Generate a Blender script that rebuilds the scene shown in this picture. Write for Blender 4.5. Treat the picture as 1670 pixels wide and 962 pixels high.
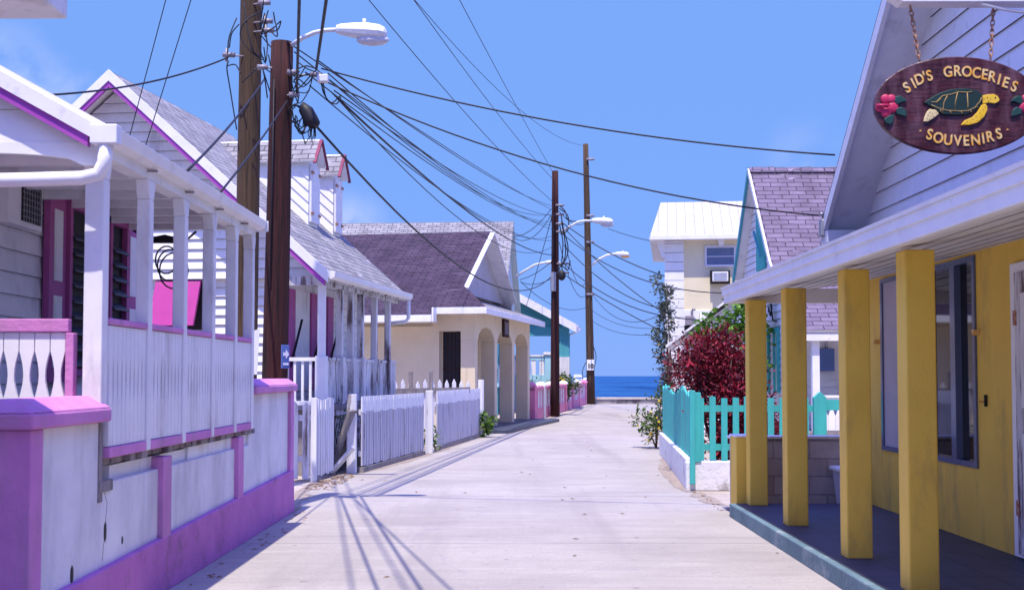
import bpy, bmesh, math, random
from mathutils import Vector, Matrix
R = math.radians
random.seed(7)
for o in list(bpy.data.objects): bpy.data.objects.remove(o)
S = bpy.context.scene
C = S.collection

# ------------------------------------------------------------------ camera, sky, sun, exposure
EYE, PITCH, FPX = 1.6, R(2.58), 2000.0
PY = 613 - FPX*math.tan(PITCH)
cd = bpy.data.cameras.new('camera'); cam = bpy.data.objects.new('camera', cd); C.objects.link(cam)
cam.location = (0, 0, EYE); cam.rotation_euler = (R(90)+PITCH, 0, 0)
cd.sensor_width = 36; cd.lens = 36*FPX/1670; cd.shift_y = (PY-481)/1670
cd.clip_start = 0.05; cd.clip_end = 40000
cd.dof.use_dof = True; cd.dof.focus_distance = 22; cd.dof.aperture_fstop = 5.0
S.camera = cam

SUNDIR = Vector((-0.06, -0.36, 1.0)).normalized()          # towards the sun
ELEV = math.asin(SUNDIR.z); AZ = math.atan2(SUNDIR.x, SUNDIR.y)
W = bpy.data.worlds.new('World'); S.world = W; W.use_nodes = True
nt = W.node_tree; bg = nt.nodes['Background']
sk = nt.nodes.new('ShaderNodeTexSky'); sk.sky_type = 'NISHITA'; sk.sun_disc = False
sk.sun_elevation = ELEV; sk.sun_rotation = AZ
sk.air_density = 1.0; sk.dust_density = 0.1; sk.ozone_density = 3.0; sk.altitude = 0
tint = nt.nodes.new('ShaderNodeMix'); tint.data_type = 'RGBA'; tint.blend_type = 'MULTIPLY'
tint.inputs['Factor'].default_value = 1.0; tint.inputs['B'].default_value = (1.25, 0.98, 1.42, 1)
flat = nt.nodes.new('ShaderNodeMix'); flat.data_type = 'RGBA'      # deep even blue low down, paler violet blue overhead
flat.inputs['Factor'].default_value = 0.95; flat.inputs['B'].default_value = (1.53, 3.13, 7.5, 1)
zen = nt.nodes.new('ShaderNodeMix'); zen.data_type = 'RGBA'; zen.blend_type = 'MULTIPLY'; zen.inputs['B'].default_value = (2.6, 1.6, 2.5, 1)
tcw = nt.nodes.new('ShaderNodeTexCoord'); sepw = nt.nodes.new('ShaderNodeSeparateXYZ'); mrw = nt.nodes.new('ShaderNodeMapRange')
mrw.inputs[1].default_value = .30; mrw.inputs[2].default_value = .75
nt.links.new(tcw.outputs['Generated'], sepw.inputs[0]); nt.links.new(sepw.outputs['Z'], mrw.inputs[0]); nt.links.new(mrw.outputs[0], zen.inputs['Factor'])
nt.links.new(sk.outputs[0], tint.inputs['A']); nt.links.new(tint.outputs['Result'], flat.inputs['A'])
nt.links.new(flat.outputs['Result'], zen.inputs['A'])
def puff(src, centre, rad, amount):
    # a small soft cloud standing in one direction of the sky
    v1 = nt.nodes.new('ShaderNodeTexNoise'); v1.inputs['Scale'].default_value = 22; v1.inputs['Detail'].default_value = 7; nt.links.new(tcw.outputs['Generated'], v1.inputs['Vector'])
    d = nt.nodes.new('ShaderNodeVectorMath'); d.operation = 'DISTANCE'; d.inputs[1].default_value = Vector(centre).normalized(); nt.links.new(tcw.outputs['Generated'], d.inputs[0])
    m1 = nt.nodes.new('ShaderNodeMapRange'); m1.interpolation_type = 'SMOOTHSTEP'; m1.inputs[1].default_value = rad; m1.inputs[2].default_value = 0; nt.links.new(d.outputs['Value'], m1.inputs[0])
    m2 = nt.nodes.new('ShaderNodeMapRange'); m2.interpolation_type = 'SMOOTHSTEP'; m2.inputs[1].default_value = .36; m2.inputs[2].default_value = .66; nt.links.new(v1.outputs[0], m2.inputs[0])
    mu = nt.nodes.new('ShaderNodeMath'); mu.operation = 'MULTIPLY'; nt.links.new(m1.outputs[0], mu.inputs[0]); nt.links.new(m2.outputs[0], mu.inputs[1])
    mv = nt.nodes.new('ShaderNodeMath'); mv.operation = 'MULTIPLY'; mv.inputs[1].default_value = amount; nt.links.new(mu.outputs[0], mv.inputs[0])
    mx = nt.nodes.new('ShaderNodeMix'); mx.data_type = 'RGBA'; mx.inputs['B'].default_value = (5.6, 6.1, 8.4, 1); nt.links.new(mv.outputs[0], mx.inputs['Factor']); nt.links.new(src, mx.inputs['A'])
    return mx.outputs['Result']
sky = puff(zen.outputs['Result'], (-.375, .9, .222), .05, .6); sky = puff(sky, (-.33, .92, .212), .04, .5); sky = puff(sky, (-.13, .98, .118), .04, .6); sky = puff(sky, (.23, .96, .172), .04, .25)
nt.links.new(sky, bg.inputs['Color'])
bg.inputs['Strength'].default_value = 0.10

sd = bpy.data.lights.new('sun', 'SUN'); sun = bpy.data.objects.new('sun', sd); C.objects.link(sun)
sd.energy = 4.9; sd.angle = R(0.5); sd.color = (1.0, 0.92, 0.76)
sun.rotation_euler = SUNDIR.to_track_quat('Z', 'Y').to_euler(); sun.location = (-5, -10, 30)

S.view_settings.view_transform = 'Standard'; S.view_settings.look = 'None'
S.view_settings.exposure = 0.38; S.view_settings.gamma = 1; S.view_settings.use_curve_mapping = False
S.render.engine = 'CYCLES'
S.cycles.max_bounces = 8; S.cycles.diffuse_bounces = 5

# ------------------------------------------------------------------ pixel helpers (photo pixels -> points at a given distance)
def ray(x, y):
    u = (x-835)/FPX; v = (PY-y)/FPX
    return Vector((u, math.cos(PITCH)-v*math.sin(PITCH), math.sin(PITCH)+v*math.cos(PITCH)))
def P(x, y, Y):
    d = ray(x, y); return Vector((0, 0, EYE)) + d*(Y/d.y)

# ------------------------------------------------------------------ mesh builder
class MB:
    def __init__(s): s.v = []; s.f = []; s.m = []; s.sm = []
    def face(s, pts, mi=0, smooth=False):
        b = len(s.v); s.v += [Vector(p) for p in pts]; s.f.append(list(range(b, b+len(pts)))); s.m.append(mi); s.sm.append(smooth)
    def box(s, x0, x1, y0, y1, z0, z1, mi=0):
        s.hexa([(x0,y0,z0),(x1,y0,z0),(x1,y1,z0),(x0,y1,z0)], [(x0,y0,z1),(x1,y0,z1),(x1,y1,z1),(x0,y1,z1)], mi)
        return s
    def hexa(s, lo, hi, mi=0):
        b = len(s.v); n = len(lo); s.v += [Vector(p) for p in lo] + [Vector(p) for p in hi]
        fs = [list(range(b+n-1, b-1, -1)), list(range(b+n, b+2*n))]
        for i in range(n): j = (i+1) % n; fs.append([b+i, b+j, b+n+j, b+n+i])
        for f in fs: s.f.append(f); s.m.append(mi); s.sm.append(False)
        return s
    def prism(s, pts, ext, mi=0):
        e = Vector(ext); pts = [Vector(p) for p in pts]
        nrm = Vector((0, 0, 0))
        for i in range(len(pts)): nrm += pts[i].cross(pts[(i+1) % len(pts)])
        if nrm.dot(e) < 0: pts.reverse()
        return s.hexa(pts, [p+e for p in pts], mi)
    def slab(s, pts, t, mtop=0, mside=1):
        """roof sheet: pts are its upper face (counter-clockwise from above), t its thickness downwards"""
        pts = [Vector(p) for p in pts]
        nrm = Vector((0, 0, 0))
        for i in range(len(pts)): nrm += pts[i].cross(pts[(i+1) % len(pts)])
        if nrm.z < 0: pts.reverse(); nrm = -nrm
        nrm.normalize(); k = len(s.f)
        s.hexa([p-nrm*t for p in pts], pts, mside); s.m[k+1] = mtop
        return s
    def bar(s, p, q, w, h, up=(0, 0, 1), mi=0):
        p, q = Vector(p), Vector(q); d = (q-p).normalized(); up = Vector(up)
        sx = d.cross(up).normalized()*w/2; sz = sx.cross(d).normalized()*h/2
        return s.prism([p-sx-sz, p+sx-sz, p+sx+sz, p-sx+sz], q-p, mi)
    def tube(s, pts, r, n=8, mi=0, cap=True):
        pts = [Vector(p) for p in pts]; rr = r if isinstance(r, (list, tuple)) else [r]*len(pts)
        b = len(s.v); ref = None
        for i, p in enumerate(pts):
            d = (pts[min(i+1, len(pts)-1)] - pts[max(i-1, 0)])
            d = d.normalized() if d.length > 1e-9 else Vector((0, 0, 1))
            if ref is None: ref = Vector((1, 0, 0)) if abs(d.x) < .9 else Vector((0, 1, 0))
            a = (ref - d*ref.dot(d)).normalized(); ref = a; c = d.cross(a)
            for k in range(n):
                t = 2*math.pi*k/n; s.v.append(p + a*math.cos(t)*rr[i] + c*math.sin(t)*rr[i])
        for i in range(len(pts)-1):
            for k in range(n):
                k2 = (k+1) % n
                s.f.append([b+i*n+k, b+i*n+k2, b+(i+1)*n+k2, b+(i+1)*n+k]); s.m.append(mi); s.sm.append(True)
        if cap:
            s.f.append([b+k for k in range(n-1, -1, -1)]); s.m.append(mi); s.sm.append(False)
            e = b+(len(pts)-1)*n; s.f.append([e+k for k in range(n)]); s.m.append(mi); s.sm.append(False)
        return s
    def ell(s, c, r, nu=14, nv=8, mi=0, zlo=-1.0):
        c = Vector(c); b = len(s.v)
        for j in range(nv+1):
            z = zlo + (1-zlo)*j/nv; q = math.sqrt(max(0, 1-z*z))
            for i in range(nu):
                t = 2*math.pi*i/nu; s.v.append(c+Vector((q*math.cos(t)*r[0], q*math.sin(t)*r[1], z*r[2])))
        for j in range(nv):
            for i in range(nu):
                k = (i+1) % nu; s.f.append([b+j*nu+i, b+j*nu+k, b+(j+1)*nu+k, b+(j+1)*nu+i]); s.m.append(mi); s.sm.append(True)
        s.f.append([b+i for i in range(nu-1, -1, -1)]); s.m.append(mi); s.sm.append(False)
        return s
    def build(s, name, mats, parent=None, bevel=0, world=False):
        mats = mats if isinstance(mats, (list, tuple)) else [mats]
        me = bpy.data.meshes.new(name)
        vs = s.v
        if world and parent is not None:
            inv = mw(parent).inverted(); vs = [inv @ v for v in vs]
        me.from_pydata([tuple(v) for v in vs], [], s.f)
        for m in mats: me.materials.append(m)
        uv = me.uv_layers.new(name='metres')
        for p in me.polygons:
            p.material_index = min(s.m[p.index], len(mats)-1); p.use_smooth = s.sm[p.index]
            n = p.normal
            u = Vector((1, 0, 0)) if abs(n.z) > .999 else Vector((0, 0, 1)).cross(n).normalized()
            v = n.cross(u)
            for li in p.loop_indices:
                co = me.vertices[me.loops[li].vertex_index].co; uv.data[li].uv = (co.dot(u), co.dot(v))
        o = bpy.data.objects.new(name, me); C.objects.link(o)
        if parent is not None: o.parent = parent
        if bevel:
            b = o.modifiers.new('bevel', 'BEVEL'); b.width = bevel; b.segments = 2; b.limit_method = 'ANGLE'; b.angle_limit = R(40)
        return o
def mw(o):
    m = o.matrix_basis.copy()
    return mw(o.parent) @ m if o.parent else m
def tag(o, label, cat, group=None):
    o['label'] = label; o['category'] = cat
    if group: o['group'] = group
    return o
def thing(name, label, cat, loc=(0, 0, 0), rot=0, group=None):
    o = bpy.data.objects.new(name, None); C.objects.link(o); o.empty_display_size = .3
    o.location = loc; o.rotation_euler = (0, 0, R(rot))
    return tag(o, label, cat, group)
def struct(o, kind='structure'): o['kind'] = kind; return o
def B(*a, mi=0): return MB().box(*a, mi=mi)

# ------------------------------------------------------------------ materials
def mat(name, col, col2=None, scale=2.0, stretch=(1, 1, 1), rough=.75, bump=0, bscale=30, stain=None, stain_amt=.4, stain_scale=1.2,
        stain_stretch=(1, 1, 1), spec=.35, metal=0, sharp=.12):
    m = bpy.data.materials.new(name); m.use_nodes = True; n = m.node_tree.nodes; l = m.node_tree.links
    p = n['Principled BSDF']; p.inputs['Roughness'].default_value = rough; p.inputs['Metallic'].default_value = metal
    p.inputs['Specular IOR Level'].default_value = spec
    tc = n.new('ShaderNodeTexCoord')
    def noise(sc, st, det=6, ro=.6):
        mp = n.new('ShaderNodeMapping'); mp.inputs['Scale'].default_value = st; l.new(tc.outputs['Object'], mp.inputs[0])
        t = n.new('ShaderNodeTexNoise'); t.inputs['Scale'].default_value = sc; t.inputs['Detail'].default_value = det; t.inputs['Roughness'].default_value = ro
        l.new(mp.outputs[0], t.inputs['Vector']); return t
    def ramp(src, a, b):
        r = n.new('ShaderNodeMapRange'); r.inputs[1].default_value = a; r.inputs[2].default_value = b; l.new(src, r.inputs[0]); return r.outputs[0]
    col = tuple(col)+(1,)
    col2 = tuple(col2)+(1,) if col2 else tuple(c*.86 for c in col[:3])+(1,)
    t = noise(scale, stretch)
    mx = n.new('ShaderNodeMix'); mx.data_type = 'RGBA'; mx.inputs['A'].default_value = col; mx.inputs['B'].default_value = col2
    l.new(ramp(t.outputs[0], .38, .66), mx.inputs['Factor'])
    out = mx.outputs['Result']
    if stain:
        t2 = noise(stain_scale, stain_stretch, 9, .68)
        m2 = n.new('ShaderNodeMix'); m2.data_type = 'RGBA'; m2.inputs['B'].default_value = tuple(stain)+(1,)
        c = 1-stain_amt
        l.new(ramp(t2.outputs[0], .35+.4*c-sharp, .35+.4*c+sharp), m2.inputs['Factor']); l.new(out, m2.inputs['A']); out = m2.outputs['Result']
    l.new(out, p.inputs['Base Color'])
    if bump:
        t3 = noise(bscale, stretch, 5); bp = n.new('ShaderNodeBump'); bp.inputs['Strength'].default_value = bump; bp.inputs['Distance'].default_value = .02
        l.new(t3.outputs[0], bp.inputs['Height']); l.new(bp.outputs[0], p.inputs['Normal'])
    m['out'] = 0
    return m
def brick_mat(name, c1, c2, mortar, bw, rh, ms=.012, rough=.85, bump=.6, vary=.35, offset=.5, stain=None, stain_amt=.3, stain_stretch=(1, 1, 1), stain_scale=1.3):
    m = bpy.data.materials.new(name); m.use_nodes = True; n = m.node_tree.nodes; l = m.node_tree.links
    p = n['Principled BSDF']; p.inputs['Roughness'].default_value = rough; p.inputs['Specular IOR Level'].default_value = .25
    tc = n.new('ShaderNodeTexCoord'); b = n.new('ShaderNodeTexBrick')
    b.inputs['Scale'].default_value = 1; b.inputs['Brick Width'].default_value = bw; b.inputs['Row Height'].default_value = rh
    b.inputs['Mortar Size'].default_value = ms; b.inputs['Mortar Smooth'].default_value = .3; b.offset = offset; b.inputs['Bias'].default_value = 0
    b.inputs['Color1'].default_value = tuple(c1)+(1,); b.inputs['Color2'].default_value = tuple(c2)+(1,); b.inputs['Mortar'].default_value = tuple(mortar)+(1,)
    wob = n.new('ShaderNodeTexNoise'); wob.inputs['Scale'].default_value = 3; l.new(tc.outputs['UV'], wob.inputs['Vector'])
    ad = n.new('ShaderNodeMix'); ad.data_type = 'RGBA'; ad.blend_type = 'LINEAR_LIGHT'; ad.inputs['Factor'].default_value = .02
    l.new(tc.outputs['UV'], ad.inputs['A']); l.new(wob.outputs['Color'], ad.inputs['B']); l.new(ad.outputs['Result'], b.inputs['Vector'])
    t = n.new('ShaderNodeTexNoise'); t.inputs['Scale'].default_value = 1.6; t.inputs['Detail'].default_value = 8; t.inputs['Roughness'].default_value = .7
    l.new(tc.outputs['UV'], t.inputs['Vector'])
    r = n.new('ShaderNodeMapRange'); r.inputs[1].default_value = .3; r.inputs[2].default_value = .7; r.inputs[3].default_value = 1-vary; r.inputs[4].default_value = 1+vary
    l.new(t.outputs[0], r.inputs[0])
    mx = n.new('ShaderNodeMix'); mx.data_type = 'RGBA'; mx.blend_type = 'MULTIPLY'; mx.inputs['Factor'].default_value = 1
    l.new(b.outputs['Color'], mx.inputs['A']); l.new(r.outputs[0], mx.inputs['B']); out = mx.outputs['Result']
    if stain:
        mp = n.new('ShaderNodeMapping'); mp.inputs['Scale'].default_value = stain_stretch; l.new(tc.outputs['UV'], mp.inputs[0])
        t2 = n.new('ShaderNodeTexNoise'); t2.inputs['Scale'].default_value = stain_scale; t2.inputs['Detail'].default_value = 6; l.new(mp.outputs[0], t2.inputs['Vector'])
        r2 = n.new('ShaderNodeMapRange'); r2.inputs[1].default_value = .75-.4*stain_amt; r2.inputs[2].default_value = r2.inputs[1].default_value+.06; l.new(t2.outputs[0], r2.inputs[0])
        m2 = n.new('ShaderNodeMix'); m2.data_type = 'RGBA'; m2.inputs['B'].default_value = tuple(stain)+(1,); l.new(r2.outputs[0], m2.inputs['Factor']); l.new(out, m2.inputs['A']); out = m2.outputs['Result']
    l.new(out, p.inputs['Base Color'])
    bp = n.new('ShaderNodeBump'); bp.inputs['Strength'].default_value = bump; bp.inputs['Distance'].default_value = .02; bp.invert = True
    l.new(b.outputs['Fac'], bp.inputs['Height']); l.new(bp.outputs[0], p.inputs['Normal'])
    return m
def leaf_mat(name, cols, rough=.5, trans=.25):
    m = bpy.data.materials.new(name); m.use_nodes = True; n = m.node_tree.nodes; l = m.node_tree.links
    p = n['Principled BSDF']; p.inputs['Roughness'].default_value = rough; p.inputs['Specular IOR Level'].default_value = .35
    g = n.new('ShaderNodeNewGeometry'); r = n.new('ShaderNodeValToRGB'); l.new(g.outputs['Random Per Island'], r.inputs[0])
    e = r.color_ramp.elements
    while len(e) < len(cols): e.new(.5)
    for i, c in enumerate(cols): e[i].position = i/(len(cols)-1); e[i].color = tuple(c)+(1,)
    l.new(r.outputs[0], p.inputs['Base Color'])
    tr = n.new('ShaderNodeBsdfTranslucent'); l.new(r.outputs[0], tr.inputs[0]); mx = n.new('ShaderNodeMixShader'); mx.inputs[0].default_value = trans
    l.new(p.outputs[0], mx.inputs[1]); l.new(tr.outputs[0], mx.inputs[2]); l.new(mx.outputs[0], n['Material Output'].inputs[0])
    return m

WHITE = (.80, .79, .80)
M = {}
M['white'] = mat('white paint', WHITE, (.72, .71, .74), 3, rough=.6, bump=.08, stain=(.40, .36, .36), stain_amt=.22, stain_scale=2.5, stain_stretch=(1, 1, .3))
M['clean'] = mat('clean white paint', (.84, .83, .84), (.76, .75, .78), 3, rough=.5, bump=.05, stain=(.5, .46, .45), stain_amt=.1, stain_scale=5)
M['worn'] = mat('peeling white paint', (.70, .69, .71), (.50, .49, .52), 5, (1, 1, .2), rough=.8, bump=.25, stain=(.15, .11, .11), stain_amt=.5, stain_scale=3.2, stain_stretch=(2.2, 2.2, .35), sharp=.05)
M['picket'] = mat('picket white paint', (.80, .79, .81), (.66, .65, .70), 4, (3, 3, .25), rough=.8, bump=.2, stain=(.20, .15, .15), stain_amt=.33, stain_scale=2.6, stain_stretch=(3, 3, .3), sharp=.06)
M['plaster'] = mat('white plaster', (.76, .75, .77), (.64, .63, .67), 2.2, rough=.9, bump=.3, bscale=25, stain=(.40, .37, .40), stain_amt=.22, stain_scale=2.2, stain_stretch=(1, 1, .25), sharp=.2)
M['whitewash'] = mat('whitewashed block', (.76, .75, .75), (.66, .64, .66), 2.6, rough=.9, bump=.5, bscale=16, stain=(.30, .26, .25), stain_amt=.30, stain_scale=3.3, sharp=.06)
M['pink'] = mat('pink paint', (.62, .25, .52), (.52, .19, .45), 2.5, rough=.85, bump=.35, bscale=25, stain=(.36, .21, .32), stain_amt=.33, stain_scale=2.4, stain_stretch=(1, 1, .4))
M['pinkold'] = mat('weathered pink paint', (.50, .18, .45), (.41, .14, .38), 2.5, rough=.9, bump=.5, bscale=22, stain=(.26, .12, .22), stain_amt=.3, stain_scale=3, sharp=.08)
M['magenta'] = mat('magenta paint', (.42, .035, .26), (.36, .03, .22), 4, rough=.6, bump=.1, stain=(.35, .04, .2), stain_amt=.15, stain_scale=6)
M['mauve'] = mat('mauve pink paint', (.42, .10, .30), (.36, .08, .26), 4, rough=.65, bump=.1)
M['purple'] = mat('purple trim paint', (.40, .08, .42), (.34, .06, .38), 4, rough=.6)
M['rose'] = mat('rose pink paint', (.74, .24, .38), (.66, .20, .34), 2.5, rough=.8, bump=.2, stain=(.62, .48, .52), stain_amt=.3, stain_scale=2.6, sharp=.08)
M['yellow'] = mat('mustard yellow paint', (.80, .54, .085), (.74, .48, .07), 1.6, rough=.7, bump=.25, bscale=35, stain=(.40, .27, .09), stain_amt=.27, stain_scale=3, stain_stretch=(1, 1, .3))
M['cream'] = mat('cream stucco', (.72, .61, .43), (.66, .55, .39), 1.4, rough=.9, bump=.2, bscale=30, stain=(.5, .43, .36), stain_amt=.16, stain_scale=1.6, stain_stretch=(1, 1, .4))
M['cream2'] = mat('pale cream stucco', (.76, .68, .47), (.71, .63, .44), 1.2, rough=.9, bump=.15)
M['tan'] = mat('grey beige paint', (.50, .46, .38), (.46, .42, .35), 1.2, rough=.9)
M['teal'] = mat('turquoise paint', (.055, .46, .42), (.05, .38, .36), 3.5, (2, 2, .4), rough=.7, bump=.2, stain=(.16, .27, .25), stain_amt=.24, stain_scale=3, stain_stretch=(2, 2, .4), sharp=.06)
M['tealdark'] = mat('teal wall paint', (.08, .36, .42), (.07, .32, .38), 2, rough=.7)
M['aqua'] = mat('pale aqua paint', (.38, .66, .76), (.34, .60, .70), 2, rough=.75)
M['mint'] = mat('pale mint paint', (.56, .66, .66), (.52, .62, .62), 2, rough=.8)
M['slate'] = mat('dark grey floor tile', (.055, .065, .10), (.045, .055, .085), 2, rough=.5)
M['kerb'] = mat('blue grey kerb paint', (.13, .21, .24), (.09, .15, .18), 3, rough=.75, bump=.25, stain=(.35, .38, .38), stain_amt=.25, stain_scale=4)
M['dark'] = mat('dark opening', (.012, .011, .016), rough=.6)
M['black'] = mat('black rubber', (.012, .011, .016), (.02, .018, .024), rough=.55)
M['wire'] = mat('cable sheath', (.010, .009, .014), (.016, .014, .02), rough=.6)
M['steel'] = mat('galvanised steel', (.42, .42, .46), (.34, .34, .38), 4, rough=.45, metal=.6)
M['lampgrey'] = mat('pale lamp housing', (.74, .74, .78), (.68, .68, .72), 4, rough=.45, spec=.5)
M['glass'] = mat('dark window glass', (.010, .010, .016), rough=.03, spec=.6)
M['pane'] = mat('bluish window pane', (.10, .13, .24), (.13, .16, .28), rough=.15, spec=.6)
M['bulb'] = mat('lamp diffuser', (.62, .60, .66), rough=.25, spec=.5)
M['amber'] = mat('amber lamp diffuser', (.75, .36, .08), rough=.25, spec=.5)
M['pole'] = mat('brown timber pole', (.105, .064, .038), (.06, .036, .022), 5, (5, 5, .22), rough=.95, bump=.9, bscale=12, stain=(.03, .02, .016), stain_amt=.4, stain_scale=6, stain_stretch=(7, 7, .22), sharp=.06)
M['poledark'] = mat('dark red timber pole', (.062, .018, .017), (.032, .010, .011), 5, (5, 5, .22), rough=.95, bump=.9, bscale=12, stain=(.012, .007, .008), stain_amt=.45, stain_scale=6, stain_stretch=(7, 7, .22), sharp=.06)
M['greywood'] = mat('weathered bare wood', (.30, .27, .27), (.20, .175, .18), 5, (3, 3, .4), rough=.9, bump=.4, stain=(.09, .07, .07), stain_amt=.3, stain_scale=4)
M['rust'] = mat('rusty chain', (.36, .13, .06), (.55, .40, .30), 30, rough=.8, metal=.3)
M['seam'] = mat('lap shadow under boards', (.10, .08, .10), rough=.9)  # shadow below each lapped board, painted as a dark underside
M['redtrim'] = mat('dark red trim paint', (.26, .05, .10), (.2, .04, .08), 5)
M['litpicket'] = mat('sunlit white paint', (.85, .84, .85), (.78, .77, .80), 5, rough=.7, bump=.1)  # brighter white stands in for sunlight on the picket tops
M['shadedpicket'] = mat('shaded worn white paint', (.58, .56, .62), (.48, .46, .53), 4, (3, 3, .3), rough=.85, bump=.2, stain=(.16, .12, .13), stain_amt=.34, stain_scale=2.6, stain_stretch=(3, 3, .3), sharp=.06)  # greyed white paints in the shade below the bright tops; stains are wear
M['insul'] = mat('dull insulator', (.30, .27, .30), (.2, .17, .2), 20, rough=.4, spec=.5)
M['sign'] = mat('dark red varnished wood', (.070, .010, .018), (.026, .005, .011), 7, (.6, 4, 3.5), rough=.36, spec=.45, bump=.3, bscale=14, stain=(.17, .085, .12), stain_amt=.33, stain_scale=4, stain_stretch=(2.2, 1, .6), sharp=.18)
M['gold'] = mat('gold lettering paint', (.74, .34, .02), (.78, .62, .34), 26, rough=.55)
M['shell'] = mat('dark green shell paint', (.012, .040, .040), (.010, .03, .03), 9, rough=.5)
M['shellline'] = mat('tan line paint', (.40, .27, .10), rough=.6)
M['turtleyellow'] = mat('yellow flipper paint', (.82, .50, .02), (.80, .55, .08), 12, rough=.55)
M['palefin'] = mat('cream flipper paint', (.80, .66, .36), rough=.55)
M['petal'] = mat('pink petal paint', (.56, .035, .12), (.42, .02, .09), 20, rough=.5)
M['signleaf'] = mat('dark leaf paint', (.012, .055, .055), (.02, .07, .07), 14, rough=.45)
M['signblue'] = mat('blue sign enamel', (.10, .17, .42), rough=.4)
M['signwhite'] = mat('white sign enamel', (.82, .82, .85), (.78, .78, .82), rough=.45)
M['plastic'] = mat('pale plastic', (.62, .62, .70), (.55, .55, .64), rough=.5)
M['sand'] = mat('sandy ground', (.42, .36, .31), (.34, .29, .25), 1.2, rough=.95, bump=.4, bscale=12, stain=(.20, .16, .13), stain_amt=.35, stain_scale=.8)
M['bark'] = mat('shrub stem', (.16, .11, .09), (.11, .08, .06), 8, rough=.9)
M['redleaf'] = leaf_mat('red leaves', [(.022, .003, .006), (.11, .004, .014), (.27, .006, .024), (.06, .003, .010), (.42, .02, .045)], .6, .15)
M['seagrape'] = leaf_mat('broad green leaves', [(.03, .09, .008), (.08, .21, .02), (.17, .32, .04), (.05, .13, .012)])
M['vine'] = leaf_mat('grey green leaves', [(.04, .06, .045), (.09, .12, .08), (.16, .18, .13), (.06, .075, .06)])
M['shrubleaf'] = leaf_mat('small green leaves', [(.025, .06, .009), (.07, .13, .02), (.13, .19, .04)])
M['weed'] = leaf_mat('bright weed leaves', [(.05, .12, .012), (.11, .21, .03), (.17, .25, .05)])
M['flower'] = leaf_mat('yellow petals', [(.75, .50, .02), (.8, .6, .05)])
M['litter'] = leaf_mat('dry leaf litter', [(.25, .12, .05), (.38, .22, .1), (.16, .08, .04)])
M['shingle'] = brick_mat('pale grey shingles', (.31, .295, .31), (.215, .205, .225), (.09, .085, .10), .30, .14, .013, stain=(.42, .40, .42), stain_amt=.3, stain_scale=2, stain_stretch=(.6, 3, 1))
M['shinglebig'] = brick_mat('light grey shingles', (.31, .30, .32), (.22, .21, .235), (.09, .085, .10), .36, .17, .016, vary=.3)
M['shingledark'] = brick_mat('faded plum shingles', (.075, .048, .078), (.052, .034, .058), (.024, .017, .030), .45, .125, .020, bump=.9, vary=.5, stain=(.22, .18, .23), stain_amt=.2, stain_scale=2.6, stain_stretch=(.35, 5, 1))
M['shinglepurple'] = brick_mat('mauve grey shingles', (.185, .145, .21), (.145, .112, .168), (.05, .04, .06), .36, .145, .012, vary=.28, stain=(.42, .37, .45), stain_amt=.2, stain_scale=2.2, stain_stretch=(.5, 4, 1))
M['shinglewhite'] = brick_mat('white roof shingles', (.50, .48, .47), (.45, .43, .43), (.30, .28, .30), .34, .24, .012, vary=.08, offset=0)
M['block'] = brick_mat('bare concrete blocks', (.50, .44, .44), (.40, .34, .35), (.34, .29, .30), .42, .21, .008, vary=.3, bump=.8, stain=(.12, .085, .085), stain_amt=.25, stain_scale=2.4)
M['tile'] = brick_mat('dark slate tiles', (.050, .060, .095), (.042, .050, .080), (.024, .028, .046), .30, .30, .008, rough=.55, vary=.25, offset=0, bump=.3)

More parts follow.
